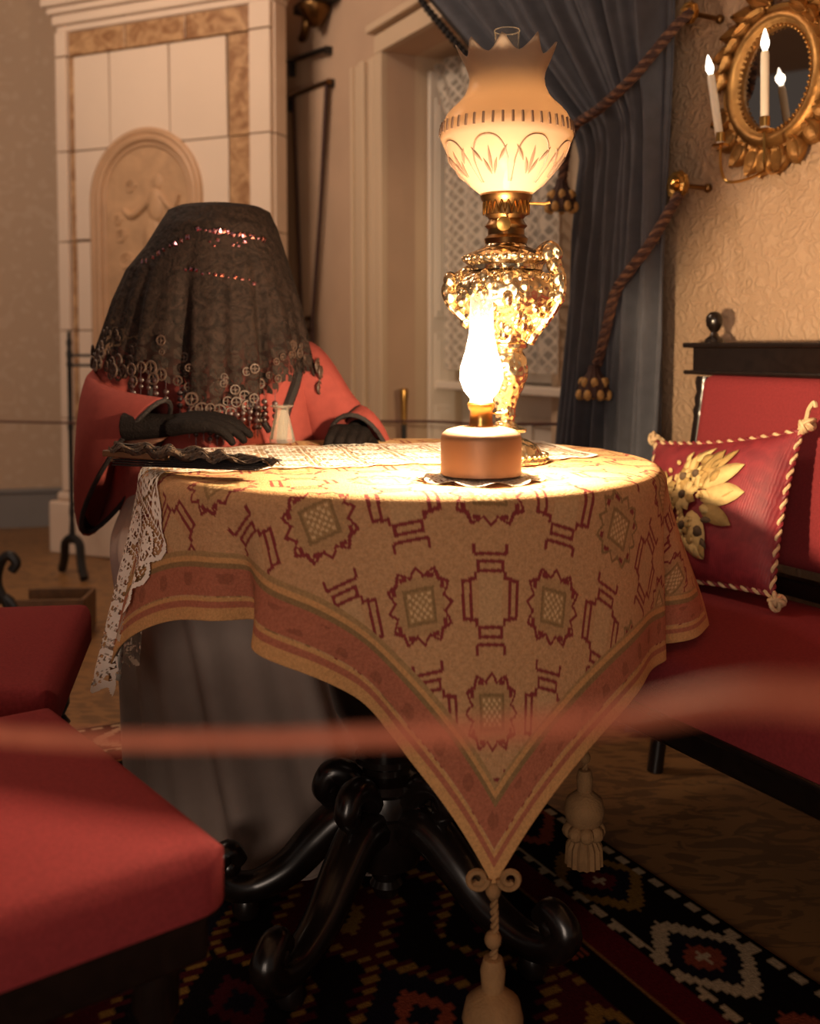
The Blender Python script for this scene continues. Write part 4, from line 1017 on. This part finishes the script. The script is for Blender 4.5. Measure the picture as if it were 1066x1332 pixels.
# ------------------------------------------------------------------ sofa along the wall
so = wall_root('settee', 'red settee with black turned frame and ball finial against the papered wall', 'sofa', 0, 0, 0)
def by(z): return -.17+.085*(z-.42)/.56      # leaning back plane
xa, xb = -.098, 1.45
def rbox(name, c, d, m, parent, bev=.01, rot=None, seg=3, label=None):
    o = obj(name, G().box((0, 0, 0), d), m, parent, loc=c, rot=rot, label=label); b = o.modifiers.new('b', 'BEVEL'); b.width = bev; b.segments = seg
    return o
lean = math.atan2(.085, .56)
for x in (xa, xb):
    pf = [(.018, 0), (.019, .30), (.018, .40), (.022, .42), (.016, .44), (.0155, .50), (.015, .80), (.0185, .815), (.0145, .825), (.0185, .84), (.015, .855), (.02, .875), (.02, .89)]
    obj('back_post', G().lathe([(r_, z-.0) for r_, z in pf], 20).xf(Matrix.Translation((x, by(0)-.0+.0, .0)) @ Matrix.Rotation(-lean, 4, 'X')), M['ebony'], so)
    fz = .958
    obj('finial', G().lathe([(.0, fz), (.022, fz), (.02, fz+.008), (.010, fz+.015), (.0075, fz+.024), (.012, fz+.029), (.0175, fz+.038), (.0195, fz+.049), (.0175, fz+.060), (.010, fz+.068), (.0, fz+.070)], 24, (x+.01, by(.98), 0), caps=False), M['ebony'], so)
rl_ = rbox('top_rail', ((xa+xb)/2, by(.92), .920), (xb-xa+.05, .045, .056), M['ebony'], so, .004)
rbox('rail_moulding', ((xa+xb)/2, by(.95), .952), (xb-xa+.11, .062, .012), M['ebony'], so, .004); rbox('rail_moulding', ((xa+xb)/2, by(.89), .891), (xb-xa+.09, .056, .010), M['ebony'], so, .004)
obj('cresting', G().prism([(.20, .955), (.26, .97), (.34, .975), (.62, .985), (.9, .975), (1.0, .955)], -.11, -.08), M['ebony'], so, bevel=.004)
rbox('back_pad', ((xa+xb)/2, by(.70)-.012, .700), (xb-xa-.05, .055, .375), M['velvet'], so, .024, (-lean, 0, 0), 5)
rbox('lower_rail', ((xa+xb)/2, by(.47), .475), (xb-xa, .035, .035), M['ebony'], so, .004)
# domed seat
sx, sy = np.meshgrid(np.linspace(-1, 1, 60), np.linspace(-1, 1, 40))
def cushion_mesh(name, cx, cy, hx, hy, z0, th, dome, rad=.04, n=(64, 44)):
    a, b = np.meshgrid(np.linspace(-1, 1, n[0]), np.linspace(-1, 1, n[1]))
    # rounded-square plan: squash corners
    k = rad/min(hx, hy)
    ax = hx*a; ay = hy*b
    ex = np.maximum(np.abs(ax)-(hx-rad), 0); ey = np.maximum(np.abs(ay)-(hy-rad), 0); e = np.hypot(ex, ey); lim = np.where(e > rad, rad/np.maximum(e, 1e-9), 1)
    ax = np.where(ex > 0, np.sign(ax)*(hx-rad+ex*np.where((ex > 0) & (ey > 0), lim, 1)), ax); ay = np.where(ey > 0, np.sign(ay)*(hy-rad+ey*np.where((ex > 0) & (ey > 0), lim, 1)), ay)
    inset = np.minimum(rad, np.minimum(hx-np.abs(ax), hy-np.abs(ay))); t = np.clip(inset/.028, 0, 1)
    z = z0+dome*(1-a**2)*(1-b**2)-.028*(1-np.sqrt(1-(1-t)**2))
    # skirt rows round the edge
    h, w_ = a.shape; v = np.stack([ax+cx, ay+cy, z], -1).reshape(-1, 3).tolist(); f = []
    for i in range(h-1):
        for j in range(w_-1): f.append((i*w_+j, i*w_+j+1, (i+1)*w_+j+1, (i+1)*w_+j))
    rim = [j for j in range(w_)]+[i*w_+w_-1 for i in range(1, h)]+[(h-1)*w_+j for j in range(w_-2, -1, -1)]+[i*w_ for i in range(h-2, 0, -1)]
    b0 = len(v); v += [(v[i][0], v[i][1], z0-th) for i in rim]; m_ = len(rim)
    f += [(rim[i], b0+i, b0+(i+1) % m_, rim[(i+1) % m_]) for i in range(m_)]
    f.append(tuple(b0+i for i in range(m_)))
    return G().add(v, f)
obj('seat', cushion_mesh('seat', (xa+xb)/2, -.42, (xb-xa)/2+.02, .255, .452, .085, .018), M['velvet'], so, angle=70)
rbox('seat_rail', ((xa+xb)/2, -.42, .342), (xb-xa+.05, .50, .052), M['ebony'], so, .006)
rbox('rail_moulding', ((xa+xb)/2, -.42, .364), (xb-xa+.07, .52, .012), M['ebony'], so, .004)
for x in (xa+.02, xb-.02):
    obj('leg', G().lathe([(.0, 0), (.013, 0), (.017, .012), (.012, .03), (.019, .10), (.023, .2), (.016, .235), (.025, .25), (.016, .265), (.024, .29), (.026, .32), (.0, .32)], 18, (x, -.635, 0), caps=False), M['ebony'], so)

# ------------------------------------------------------------------ embroidered cushion on the settee
rot = WR
cu_c = Vector((.085, -.262, .615))
ps = wall_root('cushion', 'crimson silk cushion with cream flower spray and twisted cord edge on the settee', 'cushion', cu_c.x, cu_c.y, cu_c.z)
ps.rotation_euler = (0, 0, WR)
# cushion frame: u right, v up the leaning face, n towards the room
lean2 = R(22); CR = R(8)
uv = Vector((math.cos(CR), 0, math.sin(CR))); vv0 = Vector((-math.sin(CR)*1, 0, math.cos(CR)))
vvv = Vector((vv0.x, vv0.z*math.sin(lean2), vv0.z*math.cos(lean2))); nv = uv.cross(vvv)
if nv.y > 0: nv = -nv
HU, HV, TH = .205, .160, .055
def pinch(a, b):
    return 1-.075*(1-a*a)*abs(b)**3, 1-.09*(1-b*b)*abs(a)**3
def cush(a, b, side=1, lift=0.0):
    kx = 1-.06*(1-b*b); ky = 1-.08*(1-a*a)
    t = TH*(max(0, 1-abs(a)**2.6)**.6)*(max(0, 1-abs(b)**2.6)**.6)
    return uv*(HU*a*kx)+vvv*(HV*b*ky)+nv*(side*(t+lift))
g = G(); n = 36
for side in (1, -1):
    v = [tuple(cush(-1+2*i/n, -1+2*j/n, side)) for j in range(n+1) for i in range(n+1)]
    f = [(j*(n+1)+i, j*(n+1)+i+1, (j+1)*(n+1)+i+1, (j+1)*(n+1)+i) for j in range(n) for i in range(n)]
    g.add(v, f if side == 1 else [q[::-1] for q in f])
obj('cover', g, M['cushion'], ps, angle=80)
per = []
for i in range(24): per.append((-1+2*i/24, -1))
for i in range(24): per.append((1, -1+2*i/24))
for i in range(24): per.append((1-2*i/24, 1))
for i in range(24): per.append((-1, 1-2*i/24))
per.append((-1, -1))
path = [cush(a, b) for a, b in per]
pc = obj('edge_cord', G().rope(path, .0062, .03, 2, 6, (0,)), M['cord2'], ps)
obj('crimson_strand', G().rope(path, .0062, .03, 2, 6, (1,)), M['cushion'], pc)
for a, b in ((1, 1), (1, -1), (-1, 1), (-1, -1)):
    p = cush(a, b); dirv = (uv*a+vvv*b).normalized(); rk = random.Random(int(a*3+b)); g = G()
    for q in range(5):
        o1 = Vector((rk.random()-.5, rk.random()-.5, rk.random()-.5))*.02; c_ = p+dirv*(.008+.003*q)+o1*.6
        ax = Vector((rk.random()-.5, rk.random()-.5, rk.random()-.5)).normalized(); bx = ax.orthogonal().normalized(); cx_ = ax.cross(bx)
        g.tube([tuple(c_+bx*(.011*math.cos(2*PI*k/12))+cx_*(.011*math.sin(2*PI*k/12))) for k in range(12)], .0042, 6, closed=True)
    if (a, b) == (1, 1): g.tube(resample([tuple(p), tuple(p+dirv*.012+Vector((0, 0, .012))), tuple(p+dirv*.014+Vector((.004, 0, .030))), tuple(p+dirv*.024+Vector((.008, 0, .036))), tuple(p+dirv*.03+Vector((.006, 0, .022)))], 16), .0042, 6)
    obj('corner_knot', g, M['cord2'], ps)
def applique(name, a, b, ang, L_, w_, m, lift=.002, curl=.006, npt=7):
    """leaf or petal lying on the cushion face"""
    g = G(); v = []
    for i in range(npt):
        t = i/(npt-1); ww = w_*math.sin(PI*min(1, .06+.94*t))**.75
        for q in (-1, 0, 1):
            du = (t*L_*math.cos(ang)-q*ww*math.sin(ang)); dv = (t*L_*math.sin(ang)+q*ww*math.cos(ang))
            aa_, bb2 = a+du/HU, b+dv/HV; v.append(tuple(cush(max(-.97, min(.97, aa_)), max(-.97, min(.97, bb2)), 1, lift+curl*t*(1-t)*4*.35+(.0015 if q == 0 else 0))))
    f = [(i*3+j, i*3+j+1, (i+1)*3+j+1, (i+1)*3+j) for i in range(npt-1) for j in range(2)]
    o = obj(name, g.add(v, f), M[m], ps, angle=60); s_ = o.modifiers.new('t', 'SOLIDIFY'); s_.thickness = .0014; return o
# bouquet: spray of leaves to the right, flowers at the centre, buds top and bottom
for a, b, an, L_, w_, m in ((.02, .22, 60, .075, .019, 'petal2'), (.10, .18, 28, .085, .017, 'petal'), (.12, .05, 8, .085, .020, 'petal'), (.14, -.05, -24, .072, .015, 'petal2'), (.02, -.12, -62, .078, .022, 'petal'), (-.10, -.30, -75, .05, .014, 'petal'), (-.20, -.25, -110, .05, .014, 'petal2'), (-.05, .30, 95, .05, .010, 'petal2'), (-.30, .05, 150, .06, .014, 'petal2'), (-.38, -.20, 200, .055, .012, 'petal2'), (-.02, -.42, -35, .055, .010, 'petal'), (-.12, .45, 40, .055, .009, 'petal'), (.20, .40, 50, .045, .008, 'petal2'), (.30, .02, 30, .04, .006, 'petal2'), (-.42, -.38, 230, .05, .012, 'petal')):
    applique('leaf', a*1.25+.03, b*1.2, R(an), L_*1.25, w_*1.3, m)
for fx_, fy_, rr2, np_ in ((-.08, .08, .030, 9), (-.33, .16, .026, 8), (-.28, -.14, .028, 9), (-.12, .30, .020, 7), (-.02, -.28, .018, 7), (.02, .33, .016, 6)):
    fx_, fy_, rr2 = fx_*1.25+.03, fy_*1.2, rr2*1.3
    for k in range(np_): applique('petal', fx_, fy_, 2*PI*k/np_+fx_*5, rr2, rr2*.34, 'petal' if k % 3 else 'petal2', .004, .012, 5)
    c_ = cush(fx_, fy_, 1, .008); obj('flower_heart', G().ball(tuple(c_), (.010, .008, .010), 10, 7), M['flowerdark'], ps)
rk = random.Random(21)
for k in range(46):
    a_, b_ = -.50+rk.random()*.80, rk.gauss(-.02, .30)
    if abs(b_) > .66: continue
    an_ = math.atan2(b_, a_+.15)+rk.gauss(0, .5)
    applique('leaf' if k % 2 else 'petal', a_, b_, an_, .022+.024*rk.random(), .006+.006*rk.random(), ('petal', 'petal2', 'petal2', 'flowerdark')[k % 4], .0035, .008, 5)
rk = random.Random(4)
budm = mk(G().ball((0, 0, 0), (.0055, .004, .0055), 7, 5), 'bud'); budm.materials.append(M['petal'])
for k in range(34):
    a, b = -.42+rk.random()*.62, rk.gauss(0, .28)
    o = obj('bud', budm, None, ps); o.location = tuple(cush(a, max(-.6, min(.6, b)), 1, .005))

# ------------------------------------------------------------------ two red chairs in the foreground
def side_chair(label, loc, rz):
    t = thing('side_chair', label, 'chair', loc, rz, 'red upholstered chairs in front of the table')
    obj('seat', cushion_mesh('seat', 0, 0, .262, .262, .460, .062, .018, .045, (48, 48)), M['velvet'], t, angle=70)
    rbox('seat_rail', (0, 0, .368), (.48, .48, .06), M['ebony'], t, .006)
    rbox('rail_moulding', (0, 0, .392), (.495, .495, .012), M['ebony'], t, .004)
    for y in (-.2, .2):
        obj('front_leg', G().lathe([(.0, 0), (.012, 0), (.017, .012), (.011, .03), (.017, .10), (.021, .2), (.014, .235), (.024, .25), (.014, .265), (.023, .285), (.023, .345), (.0, .345)], 16, (.2, y, 0), caps=False), M['ebony'], t)
        obj('back_leg', G().tube(resample([(-.26, y, 0), (-.225, y, .2), (-.215, y, .45), (-.24, y, .7), (-.29, y, 1.0)], 24), .018, 8), M['ebony'], t)
    rbox('back_pad', (-.245, 0, .75), (.04, .36, .34), M['velvet'], t, .016, (0, R(-9), 0))
    rbox('top_rail', (-.288, 0, .97), (.035, .46, .07), M['ebony'], t, .008, (0, R(-9), 0))
    return t
side_chair('nearest red upholstered chair, its seat corner towards the black table leg', (-.536, 1.045, 0), math.atan2(.618, .786))
side_chair('red upholstered chair behind the nearest one, facing the hanging lace', (-.815, 1.665, 0), R(11))

# ------------------------------------------------------------------ black stand, barrier posts and cords, firewood box, bell pull
sn = thing('screen_stand', 'thin black iron screen stand before the white stove', 'stand', (-1.39, 4.24, 0))
for k, xq in enumerate((0, .50)):
    obj('upright', G().lathe([(.0, .14), (.014, .14), (.012, .2), (.009, .24), (.012, .27), (.009, .30), (.009, .60), (.013, .62), (.009, .64), (.009, .86), (.013, .875), (.009, .89), (.013, .92), (.008, .94), (.012, .965), (.007, .985), (.009, 1.0), (.0, 1.016)], 14, (xq, 0, 0), caps=False), M['iron'], sn)
    for sg in (-1, 1):
        obj('foot', G().tube(resample([(xq, 0, .165), (xq+sg*.035, -.02*sg, .14), (xq+sg*.05, -.05*sg, .07), (xq+sg*.075, -.09*sg, .012)], 16), [.018]*17, 8), M['iron'], sn)
for z_ in (.912, .872, .300): obj('crossbar', G().tube([(0, 0, z_), (.5, 0, z_)], .006, 8), M['iron'], sn)
bp_ = thing('barrier_post', 'slim barrier post with brass cap in front of the window recess', 'post', (-.021, 3.6, 0))
obj('shaft', G().lathe([(.0, .0), (.09, .0), (.09, .012), (.012, .02), (.0095, .03), (.0095, .68), (.0, .68)], 18, caps=False), M['iron'], bp_)
obj('cap', G().lathe([(.0, .68), (.0105, .68), (.011, .70), (.013, .76), (.016, .792), (.014, .802), (.0, .805)], 18, caps=False), M['brass'], bp_)
cd = obj('rope_barrier', G().tube(resample([(-2.6, 4.72, .645), (-1.9, 4.45, .632), (-1.39, 4.228, .637), (-.7, 3.9, .655), (-.021, 3.588, .690), (.22, 3.30, .703), (.44, 2.86, .735)], 60), .0048, 6), M['thinrope']); tag(cd, 'thin brown barrier cord strung across the back of the room', 'cord')
fb = obj('rope_barrier', G().tube(resample([(-.62, .56, .80), (-.30, .44, .797), (-.142, .36, .8125), (-.0575, .33, .8225), (.006, .30, .836), (.0495, .25, .859), (.0750, .19, .8846), (.12, .10, .90), (.30, -.12, .915)], 90), .0027, 8), M['barrier']); tag(fb, 'salmon barrier rope crossing right in front of the camera', 'rope')
for q, (x, y, h_) in enumerate(((-.62, .56, .80), (.30, -.12, .915))):
    t = thing('barrier_post', 'slim barrier post at the %s end of the salmon rope' % ('left' if q == 0 else 'right'), 'post', (x, y, 0))
    obj('shaft', G().lathe([(.0, .0), (.09, .0), (.09, .012), (.012, .02), (.0095, .03), (.0095, h_), (.0, h_)], 18, caps=False), M['iron'], t)
    obj('cap', G().ball((0, 0, h_+.01), .015, 12, 8), M['brass'], t)
bx = thing('firewood_box', 'low wooden firewood box with black scrolled end behind the red chair', 'box', (-1.21, 3.36, 0), R(4))
for c_, d_ in (((.05, -.08, .075), (.22, .012, .13)), ((.05, .08, .075), (.22, .012, .13)), ((.05, 0, .012), (.22, .15, .012)), ((.155, 0, .075), (.012, .15, .13))):
    obj('board', G().box(c_, d_), M['wood'], bx, smooth=False, bevel=.002)
sc_ = obj('scrolled_end', G().tube(resample([(-.10, -.08, .0), (-.075, -.08, .10), (-.11, -.08, .19), (-.10, -.08, .26), (-.07, -.08, .285), (-.05, -.08, .26), (-.065, -.08, .235)], 40), .016, 8), M['iron'], bx)
obj('scrolled_end', G().tube(resample([(-.115, -.08, .01), (-.135, -.08, .10), (-.09, -.08, .15), (-.05, -.08, .10), (-.06, -.08, .01)], 30), .014, 8), M['iron'], bx)
obj('end_bar', G().tube([(-.07, -.08, .05), (-.07, .08, .05)], .01, 8), M['iron'], bx)

be = wall_root('bell_pull', 'tapering cloth bell pull with dark cords hung from rods on the far wall', 'bell pull', 0, 0, 0)
for (xa_, za), (xb_, zb_) in (((-2.822, 2.239), (-2.386, 2.188)), ((-2.825, 2.081), (-2.363, 2.048))):
    rd = obj('rod', G().tube([(xa_, -.03, za), (xb_, -.03, zb_)], .012, 8), M['darkbrass'] if za < 2.1 else M['iron'], be)
    obj('bracket', G().box((xa_, -.015, za-.03), (.02, .03, .07)), M['iron'], rd, smooth=False); obj('bracket', G().box((xb_-.02, -.015, zb_), (.02, .03, .03)), M['iron'], rd, smooth=False)
strip = [(-2.75, 2.07), (-2.40, 2.05), (-2.57, 1.09), (-2.67, 1.06)]
obj('strip', G().prism(strip[::-1], -.028, -.022), M['plaster'], be, smooth=False)
obj('cord', G().tube([(-2.76, -.03, 2.075), (-2.71, -.03, 1.5), (-2.672, -.03, 1.054)], .009, 6), M['ropeb'], be)
obj('cord', G().tube([(-2.392, -.03, 2.05), (-2.47, -.03, 1.5), (-2.555, -.03, 1.07), (-2.545, -.03, .80)], .009, 6), M['ropeb'], be)
obj('ring_handle', G().tube([(-2.61+.055*math.cos(2*PI*k/20), -.03, 1.045+.03*math.sin(2*PI*k/20)) for k in range(20)], .009, 6, closed=True), M['darkbrass'], be)
wb = wall_root('wall_bracket', 'black carved wall bracket with bronze drop high on the far wall', 'bracket', -2.44, 0, 2.36)
obj('ledge', G().box((0, -.05, .03), (.30, .10, .04)), M['iron'], wb, smooth=False, bevel=.006)
obj('drop', G().lathe([(.0, -.075), (.02, -.07), (.05, -.03), (.07, .0), (.07, .012), (.0, .012)], 20, (.0, -.06, 0), caps=False), M['darkbrass'], wb)
obj('scroll', G().tube(resample([(-.19, -.02, .06), (-.17, -.03, .0), (-.20, -.03, -.05), (-.23, -.03, -.06)], 16), .018, 8), M['darkbrass'], wb)
